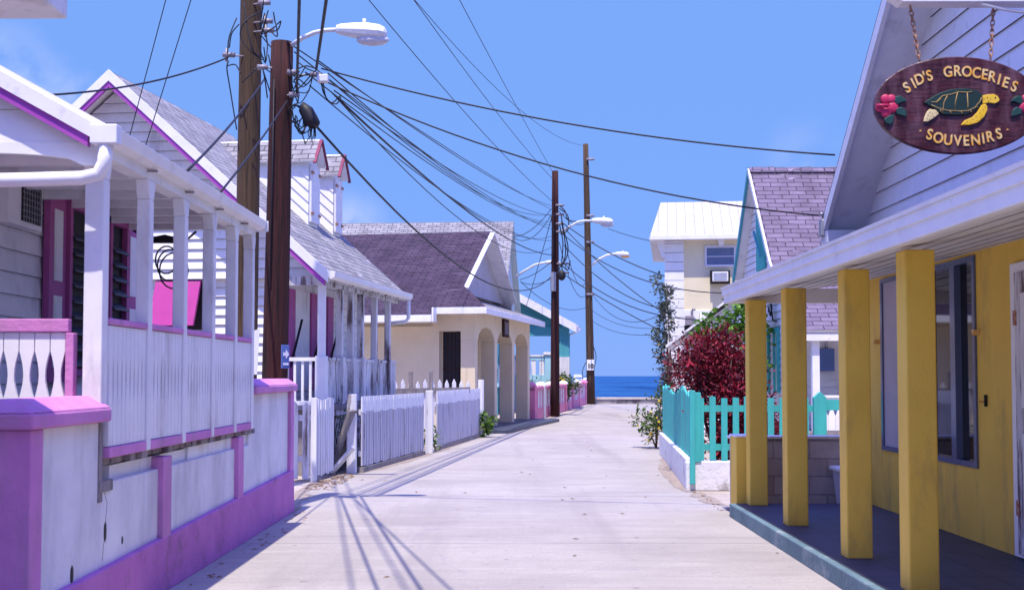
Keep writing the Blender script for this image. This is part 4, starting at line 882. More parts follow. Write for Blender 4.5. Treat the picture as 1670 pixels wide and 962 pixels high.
# ================================================================== 10. hanging oval sign, its chains
K = .000748
sg = thing('hanging_sign', 'oval dark red wooden shop sign with gold lettering and a sea turtle', 'sign', (2.93, 8.0, 3.375))
TH = .022
ov = MB(); ov.prism([(.553*math.cos(t*math.pi/40), -TH, .322*math.sin(t*math.pi/40)) for t in range(80)], (0, 2*TH, 0)); ov.build('board', M['sign'], sg, .008)
def c2(px, py): return ((px-802)*K, (492-py)*K)
def relief(name, pts, m, parent, t, lift=0., bev=0.):
    q = [c2(*p_) for p_ in pts]
    return MB().prism([(x, -TH-lift, z) for x, z in q], (0, -t, 0)).build(name, m, parent, bev)
def ringtube(name, lines, m, parent, r, lift):
    mb = MB()
    for ln in lines: mb.tube([(c2(*p_)[0], -TH-lift, c2(*p_)[1]) for p_ in ln], r, 6)
    return mb.build(name, m, parent)
def letters(word, size, bold=.006):
    vs, fs = [], []
    for ch, px, py, rot in word:
        cu = bpy.data.curves.new('letter', 'FONT'); cu.body = ch; cu.size = size; cu.extrude = .003; cu.offset = bold*.35; cu.align_x = 'CENTER'; cu.align_y = 'CENTER'
        o = bpy.data.objects.new('letter', cu); dg_ = bpy.context.evaluated_depsgraph_get(); C.objects.link(o); dg_ = bpy.context.evaluated_depsgraph_get()
        me = bpy.data.meshes.new_from_object(o.evaluated_get(dg_)); xs = [v.co.x for v in me.vertices]; ysv = [v.co.y for v in me.vertices]
        mx_, my_ = (min(xs)+max(xs))/2, (min(ysv)+max(ysv))/2
        x, z = c2(px, py); ca, sa = math.cos(rot), math.sin(rot); b = len(vs)
        for v in me.vertices:
            lx, lz = (v.co.x-mx_)*.86, v.co.y-my_; vs.append((x+lx*ca-lz*sa, -TH-.003-v.co.z*.9-.0, z+lx*sa+lz*ca))
        for p_ in me.polygons: fs.append([b+i for i in p_.vertices])
        bpy.data.objects.remove(o); bpy.data.meshes.remove(me); bpy.data.curves.remove(cu)
    me = bpy.data.meshes.new('lettering'); me.from_pydata(vs, [], fs); me.materials.append(M['gold']); me.validate()
    o = bpy.data.objects.new('lettering', me); C.objects.link(o); o.parent = sg
    return o
top = [('S', 350, 337, .50), ('I', 408, 300, .46), ('D', 462, 263, .38), ("'", 497, 212, .3), ('S', 550, 232, .26), ('G', 712, 198, .08), ('R', 800, 190, 0), ('O', 880, 196, -.05), ('C', 965, 207, -.10), ('E', 1037, 222, -.15), ('R', 1105, 242, -.2), ('I', 1163, 265, -.25), ('E', 1222, 293, -.30), ('S', 1295, 328, -.36)]
letters(top, .098)
bot = [('S', 545, 752, -.22), ('O', 620, 782, -.2), ('U', 705, 800, -.1), ('V', 790, 806, -.03), ('E', 865, 806, .02), ('N', 945, 800, .08), ('I', 1012, 787, .12), ('R', 1075, 770, .17), ('S', 1150, 745, .22)]
letters(bot, .098)
dt = MB()
for (x, y) in ((465, 722), (1230, 712)): q = c2(x, y); dt.ell((q[0], -TH, q[1]), (.008, .006, .006), 8, 6)
dt.build('dot', M['gold'], sg)
shell = [(498, 472), (560, 430), (640, 385), (740, 355), (860, 345), (960, 368), (1012, 405), (1012, 450), (990, 500), (940, 548), (870, 578), (760, 584), (660, 578), (610, 548), (560, 512)]
sc_ = [(sum(p_[0] for p_ in shell)/15, sum(p_[1] for p_ in shell)/15)]
relief('shell_edge', [((x-sc_[0][0])*1.03+sc_[0][0], (y-sc_[0][1])*1.05+sc_[0][1]) for x, y in shell], M['dark'], sg, .005)
relief('shell', shell, M['shell'], sg, .012, 0, .004)
ringtube('shell_line', [[(560, 470), (600, 470), (660, 415), (740, 400), (800, 380), (870, 385), (920, 378)], [(700, 415), (670, 470), (660, 540), (655, 570)], [(790, 385), (770, 470), (765, 545)], [(875, 385), (880, 500), (872, 545)], [(600, 480), (640, 440)], [(560, 495), (620, 525), (700, 545), (800, 550), (880, 548), (940, 520), (985, 465), (1000, 430)], [(720, 548), (735, 575)], [(820, 550), (830, 575)], [(900, 545), (915, 562)], [(640, 535), (640, 560)], [(950, 505), (965, 520)]], M['shellline'], sg, .0028, .013)
relief('head', [(1008, 412), (1040, 406), (1060, 402), (1110, 399), (1145, 418), (1160, 452), (1150, 466), (1120, 482), (1060, 475), (1012, 486)], M['turtleyellow'], sg, .012, 0, .003)
relief('flipper', [(1000, 495), (1035, 486), (1050, 510), (1048, 545), (1020, 600), (965, 650), (890, 672), (818, 672), (850, 632), (920, 602), (960, 560)], M['turtleyellow'], sg, .014, 0, .003)
relief('flipper', [(545, 530), (600, 540), (625, 572), (580, 610), (530, 640), (490, 642), (500, 600), (520, 556)], M['palefin'], sg, .012, 0, .003)
sp = MB()
rs = random.Random(4)
for (x, y) in [(1120, 430), (1080, 440), (1050, 430), (1060, 460), (1020, 440), (1015, 540), (985, 570), (1000, 590), (950, 600), (960, 635), (920, 625), (900, 650), (870, 645), (850, 660), (1030, 515), (990, 610), (545, 560), (570, 570), (530, 585), (555, 595), (575, 595), (520, 615), (600, 560), (540, 620)]:
    q = c2(x, y); e = .005 if x == 1120 else .003; sp.ell((q[0], -TH-.014, q[1]), (e, .002, e), 6, 4)
sp.build('spot', M['dark'], sg)
for s in (1, -1):
    fx = lambda x: x if s == 1 else 1604-x
    for (x, y, rr) in ((163, 442, 42), (213, 440, 38), (226, 515, 45), (165, 562, 42), (112, 520, 36)):
        q = c2(fx(x), y); MB().ell((q[0], -TH-.004, q[1]), (rr*K*1.08, .011, rr*K*1.08), 14, 8).build('petal', M['petal'], sg)
    a, b = c2(fx(190), 500), c2(fx(72), 502); MB().tube([(a[0], -TH-.026, a[1]), (b[0], -TH-.022, b[1])], [.007, .010], 8).build('stamen', M['petal'], sg)
    for pts in ([(243, 420), (290, 412), (330, 435), (350, 465), (310, 470), (265, 490), (240, 470)], [(250, 525), (300, 512), (335, 540), (348, 600), (300, 590), (255, 575)], [(140, 620), (190, 585), (235, 580), (225, 640), (200, 672), (160, 655)]):
        relief('leaf', [(fx(x), y) for x, y in pts], M['signleaf'], sg, .014, 0, .005)
def chain(label, p, q, n=11):
    t = thing('chain', label, 'chain', p); p, q = Vector(p), Vector(q); d = (q-p)/n; mb = MB(); dn = d.normalized()
    for i in range(n):
        c = p+d*(i+.5); a = (Vector((1, 0, 0)) if i % 2 else Vector((0, 1, 0))); ln = d.length*.72
        mb.tube([c+dn*ln*math.cos(k*math.pi/5)+a*.013*math.sin(k*math.pi/5) for k in range(11)], .0042, 6, cap=False)
    mb.build('links', M['rust'], t, world=True)
    MB().tube([q, q+Vector((0, 0, -.03))], .006, 6).build('eye_bolt', M['steel'], t, world=True); MB().tube([p+Vector((0, 0, .03)), p], .006, 6).build('eye_bolt', M['steel'], t, world=True)
chain('rusty chain holding the left side of the oval sign', (2.63, 8, 4.04), (2.685, 8, 3.67)); chain('rusty chain holding the right side of the oval sign', (3.18, 8, 4.04), (3.155, 8, 3.68))
tag(MB().tube([(3.08, 7.95, 4.04), (3.25, 7.96, 4.0), (3.5, 7.97, 3.97), (4.03, 8, 3.95)], .011, 8).build('rope', M['clean']), 'white rope sagging under the sign beam towards the shop gable', 'rope')

# ================================================================== 11. yard beside the shop: block wall, stub, bin
bw = thing('block_wall', 'low bare concrete block wall with white painted cap behind the yellow columns', 'wall', (3.5, 14.6, 0))
fb(MB().box(2.60, 4.9, 14.50, 14.70, 0, .86), 'blocks', M['block'], bw); fb(MB().box(2.57, 4.92, 14.47, 14.73, .862, .895), 'cap', M['whitewash'], bw, .008)
fb(MB().box(4.6, 4.8, 14.7, 17.2, 0, .8), 'side_blocks', M['block'], bw)
tag(MB().box(2.56, 2.78, 14.06, 14.44, 0, .90).build('stub_wall', M['yellow'], None, .01), 'short yellow stub wall between the last porch column and the block wall', 'wall')
MB().box(2.55, 2.79, 14.05, 14.45, .902, .925).build('cap', M['clean'], bpy.data.objects['stub_wall'], .006)
bn = thing('storage_bin', 'pale ribbed plastic bin with rim beside the bare block wall', 'bin', (3.98, 14.25, 0))
MB().hexa([(-.18, -.16, 0), (.18, -.16, 0), (.18, .16, 0), (-.18, .16, 0)], [(-.23, -.2, .52), (.23, -.2, .52), (.23, .2, .52), (-.23, .2, .52)]).build('body', M['plastic'], bn, .02)
MB().box(-.26, .26, -.23, .23, .50, .555).build('lid', M['clean'], bn, .02)
rb = MB()
for i in range(7): rb.bar((-.16+i*.053, -.165, .05), (-.19+i*.063, -.205, .48), .015, .02)
rb.build('rib', M['plastic'], bn)

# ================================================================== 12. turquoise fence on its white wall
tf = thing('turquoise_fence', 'turquoise picket fence on a low whitewashed wall around the red bush', 'fence', (2.5, 17.25, 0))
c0, c1, c2_ = Vector((2.54, 17.28, 0)), Vector((3.13, 25.3, 0)), Vector((4.25, 17.25, 0))
fb(pickets(MB(), (2.60, 17.22, 0), (4.22, 17.22, 0), .43, 1.30, .085, .163, .022, 'flat', .015), 'picket_row', M['teal'], tf)
fb(MB().box(2.56, 4.22, 17.235, 17.27, .56, .65).box(2.56, 4.22, 17.235, 17.27, 1.10, 1.19), 'rail', M['teal'], tf)
pk = pickets(MB(), (3.12, 25.3, 0), (2.55, 17.45, 0), .44, lambda s: 1.37+.05*math.sin(s*1.3), .125, .135, .022, 'point', .03, .04)
fb(pk, 'picket_row', M['teal'], tf)
fb(MB().bar((2.58, 17.4, .6), (3.15, 25.3, .6), .04, .09).bar((2.58, 17.4, 1.15), (3.15, 25.3, 1.15), .04, .09), 'rail', M['teal'], tf)
fb(MB().box(2.475, 2.545, 17.10, 17.175, .10, 1.40), 'post', M['teal'], tf, .006); fb(MB().box(2.55, 2.64, 17.17, 17.25, .40, 1.37), 'post', M['teal'], tf, .006)
gp = MB(); gp.prism([(4.22, 17.18, .42), (4.40, 17.18, .42), (4.40, 17.18, 1.30), (4.31, 17.18, 1.38), (4.22, 17.18, 1.30)], (0, .08, 0)); fb(gp, 'gate_post', M['teal'], tf, .006)
fb(MB().box(2.552, 4.5, 17.185, 17.40, 0, .415), 'base_wall', M['whitewash'], tf, .015)
fb(MB().prism([(2.44, 17.3, 0), (2.62, 17.3, 0), (3.22, 25.4, 0), (3.04, 25.4, 0)], (0, 0, .44)), 'base_wall', M['whitewash'], tf, .015)
fb(MB().box(2.43, 2.55, 17.18, 17.34, 0, .40), 'corner_pier', M['whitewash'], tf, .012)

# ================================================================== 13. purple-roofed cottage
hc = thing('cottage', 'white clapboard cottage with mauve shingle roof and turquoise trim behind the turquoise fence', 'house', (5.5, 26, 0))
def cb_(mb, name, m, parent=hc, bevel=0): return mb.build(name, m, parent, bevel, world=True)
X5 = 5.5; PKY, PKZ = 27.15, 6.2
nrm = [(PKY, PKZ), (25.0, 3.95), (22.95, 2.46)]; fs_ = [(PKY, PKZ), (29.15, 3.9), (30.2, 3.2)]
r = MB()
for i in range(2):
    (ya, za), (yb, zb) = nrm[i], nrm[i+1]; r.slab([(X5-.22, yb, zb), (13, yb, zb), (13, ya, za), (X5-.22, ya, za)], .06)
    (ya, za), (yb, zb) = fs_[i], fs_[i+1]; 
    if i == 0: r.slab([(X5-.22, ya, za), (13, ya, za), (13, yb, zb), (X5-.22, yb, zb)], .06)
cb_(r, 'roof', [M['shinglepurple'], M['white']])
rc = MB(); x = X5-.22
while x < 12.9: rc.slab([(x, PKY-.14, PKZ-.08), (x+.27, PKY-.14, PKZ-.08), (x+.27, PKY, PKZ+.04+.02*random.random()), (x, PKY, PKZ+.04)], .03); x += .28
cb_(rc, 'ridge_cap', M['shinglepurple'])
rb = MB()
for i in range(2):
    (ya, za), (yb, zb) = nrm[i], nrm[i+1]; rb.prism([(X5-.25, ya, za+.01), (X5-.25, yb, zb+.01), (X5-.25, yb, zb-.13), (X5-.25, ya, za-.13)], (.04, 0, 0))
cb_(rb, 'rake_board', M['clean'])
(ya, za), (yb, zb) = fs_[0], fs_[1]
cb_(MB().prism([(X5-.255, ya, za+.04), (X5-.255, yb, zb+.04), (X5-.255, yb, zb-.13), (X5-.255, ya, za-.13)], (.05, 0, 0)), 'rake_trim', M['tealdark'])
w = MB(); yl = lambda z: PKY+.02-(2.15*(PKZ-.1-z)/2.25 if z > 3.95 else 2.15+2.05*(3.95-z)/1.49) if z > 2.5 else 24.9
def yn(z): return max(24.75, PKY-2.15*(PKZ-.08-z)/2.25) if z > 3.3 else 24.75
def yf(z): return min(28.95, PKY+2.0*(PKZ-.08-z)/2.3)
siding(w, (X5, 0, 0), (0, 1, 0), (-1, 0, 0), .3, PKZ-.15, yn, yf, .155, .022)
siding(w, (X5, 24.75, 0), (1, 0, 0), (0, -1, 0), .3, 3.7, 0, 7.4, .155, .022)
w.prism([(X5+.01, 24.76, 0), (X5+.01, 28.95, 0), (X5+.01, 28.95, 3.9), (X5+.01, PKY, PKZ-.1), (X5+.01, 24.76, 3.7)], (7.3, 0, 0))
cb_(w, 'wall', [M['white'], M['seam']])
cb_(MB().box(X5-.03, X5+.05, 28.93, 29.0, .3, 3.9).box(X5-.03, X5+.04, 24.70, 24.77, .3, 3.75), 'corner_board', M['teal'])
sw_ = cb_(MB().box(X5-.06, X5-.02, 26.35, 27.25, 3.92, 5.25), 'gable_shutter', M['teal'], bevel=.006)
cb_(MB().bar((X5-.12, 26.5, 4.2), (X5-.14, 27.1, 4.8), .04, .05), 'prop', M['tealdark'], sw_)
for (y0, y1) in ((26.05, 26.75), (25.1, 25.55)):
    wn = cb_(MB().box(X5-.07, X5-.02, y0, y0+.10, 1.25, 2.6).box(X5-.07, X5-.02, y1-.10, y1, 1.25, 2.6).box(X5-.07, X5-.02, y0+.1, y1-.1, 2.5, 2.6).box(X5-.07, X5-.02, y0+.1, y1-.1, 1.85, 1.92), 'window_frame', M['teal'])
    cb_(MB().box(X5-.035, X5-.028, y0+.1, y1-.1, 1.3, 2.5), 'pane', M['clean'], wn)
cb_(MB().box(X5, 12.9, 22.98, 23.06, 2.26, 2.40), 'eave_board', M['clean']); cb_(MB().box(X5+.05, 12.9, 23.1, 24.75, 2.40, 2.42), 'porch_ceiling', M['white'])
for x in (5.72, 8.0, 10.3): cb_(MB().box(x-.07, x+.07, 23.08, 23.22, .55, 2.28), 'post', M['clean'], bevel=.01)
cb_(MB().box(X5, 12.9, 23.0, 24.75, 0, .55), 'porch_floor', M['greywood'])
pn = MB()
for k in range(26): lens_board(pn, (5.80+k*.14, 23.12, 0), (1, 0, 0), (0, -1, 0), .14, .58, 1.18, .85, 1.12, .022, .26)
cb_(pn, 'balustrade_panel', M['clean']); cb_(MB().box(5.8, 9.5, 23.08, 23.16, 1.19, 1.24), 'handrail', M['clean'])
gl = thing('yard_rail', 'turquoise horizontal rail joining the fence gate post to the cottage porch', 'rail', (4.4, 17.3, 0))
fb(MB().box(4.40, 6.2, 17.22, 17.27, 1.12, 1.27), 'board', M['teal'], gl); fb(MB().box(6.1, 6.2, 17.27, 17.36, 0, 1.3), 'post', M['teal'], gl)
em = thing('electricity_meter', 'grey meter box with pipe on the cottage wall under its porch', 'meter', (5.62, 24.7, 1.9))
MB().box(.55, .85, -.10, .0, -.2, .25).build('box', M['signblue'], em, .01); MB().tube([(.7, -.05, .25), (.7, -.05, .52)], .03, 8).build('pipe', M['steel'], em)
wc = thing('wall_cable', 'loose black cable looping on the cottage wall above its window', 'cable', (5.4, 25.6, 3.2))
fb(MB().tube([(5.42, 25.9, 2.95), (5.40, 25.75, 3.05), (5.38, 25.5, 2.85), (5.38, 25.35, 3.0), (5.40, 25.55, 3.3), (5.42, 25.75, 3.25), (5.42, 25.45, 2.75), (5.42, 25.1, 2.72)], .016, 6), 'loop', M['wire'], wc)

# ================================================================== 14. white cottage gable and the pale apartment building
hg = thing('gabled_shed', 'white clapboard gable with a sloping white rake board behind the red bush', 'house', (4.6, 33, 0))
w = MB(); siding(w, (4.6, 33, 0), (1, 0, 0), (0, -1, 0), 0, 5.0, lambda z: max(0, (z-2.55)/.755+.0), lambda z: 6.8-max(0, (z-2.55)/.755), .21, .025)
w.prism([(4.6, 33.02, 0), (11.4, 33.02, 0), (11.4, 33.02, 2.5), (8.0, 33.02, 5.05), (4.6, 33.02, 2.5)], (0, 4, 0))
fb(w, 'wall', [M['clean'], M['seam']], hg)
r = MB(); r.slab([(4.15, 32.75, 2.42), (8, 32.75, 5.32), (8, 37.3, 5.32), (4.15, 37.3, 2.42)], .05); r.slab([(11.85, 32.75, 2.42), (11.85, 37.3, 2.42), (8, 37.3, 5.32), (8, 32.75, 5.32)], .05)
fb(r, 'roof', [M['shinglewhite'], M['clean']], hg)
fb(MB().bar((4.15, 32.72, 2.38), (8, 32.72, 5.28), .05, .16, (0, 1, 0)).bar((11.85, 32.72, 2.38), (8.0, 32.715, 5.28), .05, .16, (0, 1, 0)), 'rake_board', M['white'], hg)
fb(MB().bar((4.3, 32.80, 2.30), (8, 32.80, 5.08), .05, .07, (0, 1, 0)), 'rake_trim', M['tan'], hg)

ap = thing('apartment_building', 'tall cream building with white shingle roof, quoined corner and one window', 'building', (5.72, 45, 0))
def ab(mb, name, m, parent=ap, bevel=0): return mb.build(name, m, parent, bevel, world=True)
ab(MB().box(5.72, 14, 45, 53, 0, 4.55), 'lower_wall', M['cream2']); ab(MB().box(5.72, 14, 45.0, 53, 4.552, 6.6), 'upper_wall', M['cream2'])
q = MB(); z = 0; i = 0
while z < 6.5: q.box(5.62, 6.32 , 44.93, 45.0, z+.012, min(z+.33, 6.55)); q.box(5.62, 5.72, 45.0, 45.9, z+.012, min(z+.33, 6.55)); z += .34
ab(q, 'quoin', M['clean'])
ab(MB().box(6.32, 14, 44.95, 45.0, 3.45, 4.0), 'string_course', M['clean'])
ab(MB().slab([(5.10, 44.55, 6.72), (14.6, 44.55, 6.72), (14.6, 49, 8.55), (5.45, 49, 8.55)], .10).slab([(5.10, 53.4, 6.72), (5.45, 49, 8.55), (14.6, 49, 8.55), (14.6, 53.4, 6.72)], .10).slab([(5.10, 44.55, 6.715), (5.45, 49, 8.545), (5.10, 53.4, 6.715)], .05), 'roof', [M['shinglewhite'], M['clean']])
ab(MB().box(5.12, 14.5, 44.50, 44.56, 6.56, 6.72).box(5.08, 5.14, 44.56, 53.4, 6.56, 6.70), 'gutter', M['clean'], bevel=.01); ab(MB().box(5.14, 14.5, 44.56, 53.4, 6.57, 6.585), 'soffit', M['clean'])
ab(MB().prism([(5.3, 44.9, 6.57), (5.62, 44.9, 6.57), (5.62, 44.9, 5.95), (5.52, 44.9, 5.95)], (0, .2, 0)), 'bracket', M['clean']); ab(MB().prism([(7.55, 44.85, 6.57), (7.8, 44.85, 6.57), (7.76, 44.85, 6.35), (7.6, 44.85, 6.35)], (0, .15, 0)), 'bracket', M['clean'])
wn = ab(MB().box(7.08, 8.2, 44.93, 45.0, 6.28, 6.36).box(7.08, 8.2, 44.93, 45.0, 5.58, 5.66).box(7.08, 7.15, 44.93, 45.0, 5.66, 6.28).box(8.13, 8.2, 44.93, 45.0, 5.66, 6.28).box(7.15, 8.13, 44.95, 45, 5.95, 5.98), 'window', M['plastic'])
ab(MB().box(7.15, 8.13, 44.97, 44.99, 5.66, 6.28), 'pane', M['pane'], wn)
ab(MB().box(6.3, 6.9, 44.97, 45.02, 2.7, 3.45).box(8.5, 9.3, 44.97, 45.02, 2.3, 3.4), 'opening', M['dark'])
hg.rotation_euler = (0, 0, R(-8)); ap.rotation_euler = (0, 0, R(-7.5))
ac2 = thing('air_conditioner', 'boxed air conditioner in a dark frame below the cream building window', 'air conditioner', mw(ap) @ Vector((1.9, -.2, 5.2)), -7.5)
MB().box(-.36, .36, -.05, .19, -.24, .24).build('frame', M['dark'], ac2); MB().box(-.28, .28, -.32, -.05, -.17, .17).build('casing', M['clean'], ac2, .01)
gr = MB()
for i in range(6): gr.box(-.24, .24, -.33, -.32, -.13+i*.048, -.115+i*.048)
gr.build('grille_bar', M['steel'], ac2)
ms = thing('service_mast', 'grey cable mast with insulators on the corner of the cream building', 'mast', mw(ap) @ Vector((.88, -.15, 3.2)), -7.5)
MB().tube([(0, 0, -.5), (0, 0, .75), (.05, -.05, .85), (.12, -.06, .8)], .05, 8).build('pipe', M['steel'], ms); MB().tube([(.32, 0, -.5), (.32, 0, .7)], .05, 8).build('pipe', M['steel'], ms)
MB().box(-.25, .02, -.08, 0, .25, .6).build('insulator', M['insul'], ms, .02)

# ================================================================== 15. poles, street lamps, signs
def pole(label, x0, y0, x1, y1, h, r0, r1, m):
    t = thing('utility_pole', label, 'utility pole', (x0, y0, 0)); mb = MB()
    mb.tube([(x0+(x1-x0)*k/8, y0+(y1-y0)*k/8, h*k/8-.02) for k in range(9)], [r0+(r1-r0)*k/8 for k in range(9)], 16); fb(mb, 'shaft', m, t); return t
pA = pole('tall brown timber pole behind the left porch, cut off by the top of the picture', -3.60, 16.5, -3.52, 16.5, 11.3, .165, .135, M['pole'])
pB = pole('dark red leaning timber pole with a street lamp just past the pink wall', -2.87, 14.75, -2.79, 14.72, 5.66, .165, .135, M['poledark'])
pC = pole('dark red slender pole at the road edge by the pink roadside wall', 1.70, 48.6, 1.72, 48.6, 9.78, .19, .125, M['poledark'])
pD = pole('farthest brown pole, standing at the seawall with a speed sign', 4.48, 69.6, 4.21, 69.6, 14.85, .24, .15, M['pole'])
fb(MB().box(-4.5, -2.5, 16.3, 16.42, 10.2, 10.32), 'crossarm', M['pole'], pA)
for z in (9.3, 8.3, 10.5): fb(MB().tube([(-3.4, 16.4, z), (-3.25, 16.3, z), (-3.2, 16.3, z+.1)], .03, 8), 'insulator', M['insul'], pA)
for (x, y) in ((372, 90), (430, 5), (434, 35), (436, 50)):
    p_ = P(x, y, 16.3); fb(MB().tube([p_-Vector((.07, 0, 0)), p_+Vector((.09, 0, 0))], [.035, .035], 8).tube([p_+Vector((-.02, 0, -.09)), p_+Vector((-.02, 0, .09))], .02, 6).tube([p_, Vector((-3.55, 16.4, p_.z))], .012, 6), 'insulator', M['insul'], pA)
for (x, y) in ((477, 118), (480, 155), (515, 122), (428, 110)):
    p_ = P(x, y, 14.6); fb(MB().tube([p_-Vector((.06, 0, 0)), p_+Vector((.06, 0, 0))], [.035, .03], 8).tube([p_, Vector((-2.8, 14.66, p_.z))], .012, 6), 'insulator', M['insul'], pB)
fb(MB().box(-2.33, -2.20, 14.5, 14.62, 5.11, 5.20), 'clamp_box', M['lampgrey'], pB, .01)
fb(MB().tube([P(440, 455, 14.55), P(444, 300, 14.55), P(447, 130, 14.55)], .009, 6), 'riser_cable', M['black'], pB)
for y in (335, 350, 365, 378): 
    p_ = P(915, y, 48.5); fb(MB().tube([p_-Vector((.22, 0, 0)), p_+Vector((.12, 0, 0))], .05, 6), 'insulator', M['insul'], pC)
for y in (430, 445):
    p_ = P(918, y, 48.5); fb(MB().tube([p_-Vector((.3, 0, 0)), p_+Vector((.25, 0, 0))], .045, 6), 'insulator', M['insul'], pC)
fb(MB().box(1.52, 1.74, 48.36, 48.45, 4.95, 5.7), 'tag_plate', M['steel'], pC)
for y in (260, 352, 395, 480): 
    p_ = P(962, y, 69.4); fb(MB().tube([p_-Vector((.2, 0, 0)), p_+Vector((.25, 0, 0))], .07, 6), 'insulator', M['insul'], pD)

def lamp(label, pole_pt, arm_pts, tip, s, head_len, amber=False, flip=1):
    """cobra-head street lamp; s scales the head, tip is its outer end"""
    t = thing('street_lamp', label, 'street lamp', pole_pt)
    fb(MB().tube(arm_pts, .028*s, 8), 'arm', M['lampgrey'], t)
    e = Vector(arm_pts[-1]); tip = Vector(tip); d = (tip-e); n = 12; mb = MB(); b0 = len(mb.v)
    up = Vector((0, 0, 1)); sd_ = d.normalized().cross(up).normalized(); L = d.length
    prof = [(0, .36, .09, -.08), (.08, .52, .12, -.10), (.35, .8, .16, -.14), (.6, 1.0, .18, -.17), (.85, .95, .16, -.15), (.96, .65, .11, -.09), (1.0, .2, .03, -.03)]
    rings = []
    for (f, wd, tp, bt_) in prof:
        c = e+d*f; ring = []
        for k in range(n):
            a = 2*math.pi*k/n; zz = math.sin(a); zz = zz*tp*L*1.05 if zz > 0 else -zz*bt_*L
            ring.append(c+sd_*math.cos(a)*wd*.19*L+up*zz)
        rings.append(ring)
    for a, b in zip(rings, rings[1:]):
        for k in range(n): k2 = (k+1) % n; mb.face([a[k], a[k2], b[k2], b[k]], 0, True)
    mb.face(list(reversed(rings[0]))); mb.face(rings[-1])
    hd = fb(mb, 'head', M['lampgrey'], t)
    c = e+d*.72; fb(MB().ell(c+up*(-.15*L), (.20*L*abs(d.normalized().x)+.12*L, .13*L+.08*L*abs(d.normalized().y), .12*L)), 'diffuser', M['amber'] if amber else M['bulb'], t)
    fb(MB().tube([e+d*.55+up*.15*L, e+d*.55+up*.25*L], .035*L, 8), 'photocell', M['clean'], t)
    return t
lamp('nearest street lamp, curved arm on the dark leaning pole', P(478, 72, 14.65), [P(476, 74, 14.65), P(492, 63, 14.6), P(512, 54, 14.55), P(530, 50, 14.52), P(549, 49, 14.5)], P(631, 55, 14.45), 1.0, .6)
lamp('street lamp with straight white head on the roadside middle pole', P(912, 380, 48.5), [P(914, 379, 48.5), P(928, 370, 48.4), P(943, 362, 48.3), P(955, 360, 48.2), P(966, 360, 48.2)], P(1000, 362, 48.2), 1.7, 1)
lamp('small street lamp with amber lens on the farthest pole', P(966, 432, 69.4), [P(966, 432, 69.5), P(978, 422, 69.4), P(990, 416, 69.3), P(1003, 414, 69.2)], P(1026, 415, 69.2), 2.2, 1, True)
lamp('half hidden street lamp whose arm rises from the mint gable', P(845, 446, 53.4), [P(840, 452, 54.2), P(855, 442, 54), P(872, 432, 53.8), P(884, 429, 53.7), P(890, 428, 53.7)], P(913, 428, 53.6), 1.8, 1)
sp_ = thing('speed_sign', 'white speed limit plate reading 10 on the farthest pole', 'sign', (4.43, 69.28, 2.22))
MB().box(-.21, .21, -.02, .02, -.30, .30).build('plate', M['signwhite'], sp_, .01)
def txt(s, size, parent, loc, m, bold=.02):
    cu = bpy.data.curves.new('text', 'FONT'); cu.body = s; cu.size = size; cu.align_x = 'CENTER'; cu.align_y = 'CENTER'; cu.offset = bold; cu.extrude = .004
    o = bpy.data.objects.new('text', cu); C.objects.link(o); me = bpy.data.meshes.new_from_object(o.evaluated_get(bpy.context.evaluated_depsgraph_get())); bpy.data.objects.remove(o)
    me.materials.clear(); me.materials.append(m); q = bpy.data.objects.new('lettering', me); C.objects.link(q); q.parent = parent; q.location = loc; q.rotation_euler = (R(90), 0, 0); return q
txt('10', .34, sp_, (0, -.028, -.07), M['dark'])
ar_ = thing('arrow_sign', 'small blue sign with a white arrow on the dark leaning pole', 'sign', (-2.70, 14.60, 1.83)); ar_.rotation_euler = (0, 0, R(62))
MB().box(-.07, .07, -.008, .008, -.14, .14).build('plate', M['signblue'], ar_, .004)
MB().prism([(-.05, -.010, .05), (.0, -.010, .05), (.0, -.010, .085), (.06, -.010, .03), (.0, -.010, -.025), (.0, -.010, .01), (-.05, -.010, .01)], (0, -.003, 0)).box(-.05, .05, -.013, -.010, -.10, -.075).build('arrow', M['signwhite'], ar_)
pp = thing('paper_notice', 'white paper notice wrapped round the tall brown pole above the pink cap', 'notice', (-3.55, 16.3, 1.9))
MB().hexa([(-.02, -.06, -.28), (.17, -.03, -.28), (.17, -.02, -.28), (-.02, -.05, -.28)], [(-.0, -.06, .25), (.20, -.03, .33), (.20, -.02, .33), (-.0, -.05, .25)]).build('sheet', M['signwhite'], pp)

# ================================================================== 16. wires
def wire(label, p, q, sag, r=.010, group=None, n=22, name='power_line', droop=.5):
    p, q = Vector(p), Vector(q)
    pts = [p.lerp(q, i/n)-Vector((0, 0, 4*sag*(i/n)*(1-i/n))) for i in range(n+1)]
    return tag(MB().tube(pts, r, 6).build(name, M['wire']), label, 'cable', group)
wire('thick cable from the near pole cluster over the street to the shop gable', P(524, 112, 14.6), P(1362, 253, 13.6), .16, .010)
wire('cable from the near pole cluster to the grey box at the shop eave', P(528, 132, 14.6), P(1342, 352, 13.9), .28, .010)
wire('thick black cable from the near pole cluster to the middle pole, sagging lowest but one', P(552, 162, 14.6), P(903, 416, 48.4), .45, .015)
wire('heavy black cable hanging lowest, from the splice case to the middle pole', P(513, 203, 14.6), P(898, 452, 48.4), 1.15, .016)
b_ = [((520, 100), (906, 338), .25), ((545, 148), (906, 352), .35), ((535, 120), (905, 362), .5), ((480, 85), (906, 376), .3), ((505, 140), (905, 392), .55),
      ((470, 70), (904, 344), .12), ((530, 125), (906, 348), .62), ((548, 158), (903, 384), .7), ((498, 118), (904, 368), .4), ((540, 150), (904, 400), .95)]
for (a, b, s) in b_: wire('thin wire in the bundle sagging between the near leaning pole and the middle pole', P(a[0], a[1], 14.6), P(b[0], b[1], 48.5), s, .008, 'wires between the near and middle poles')
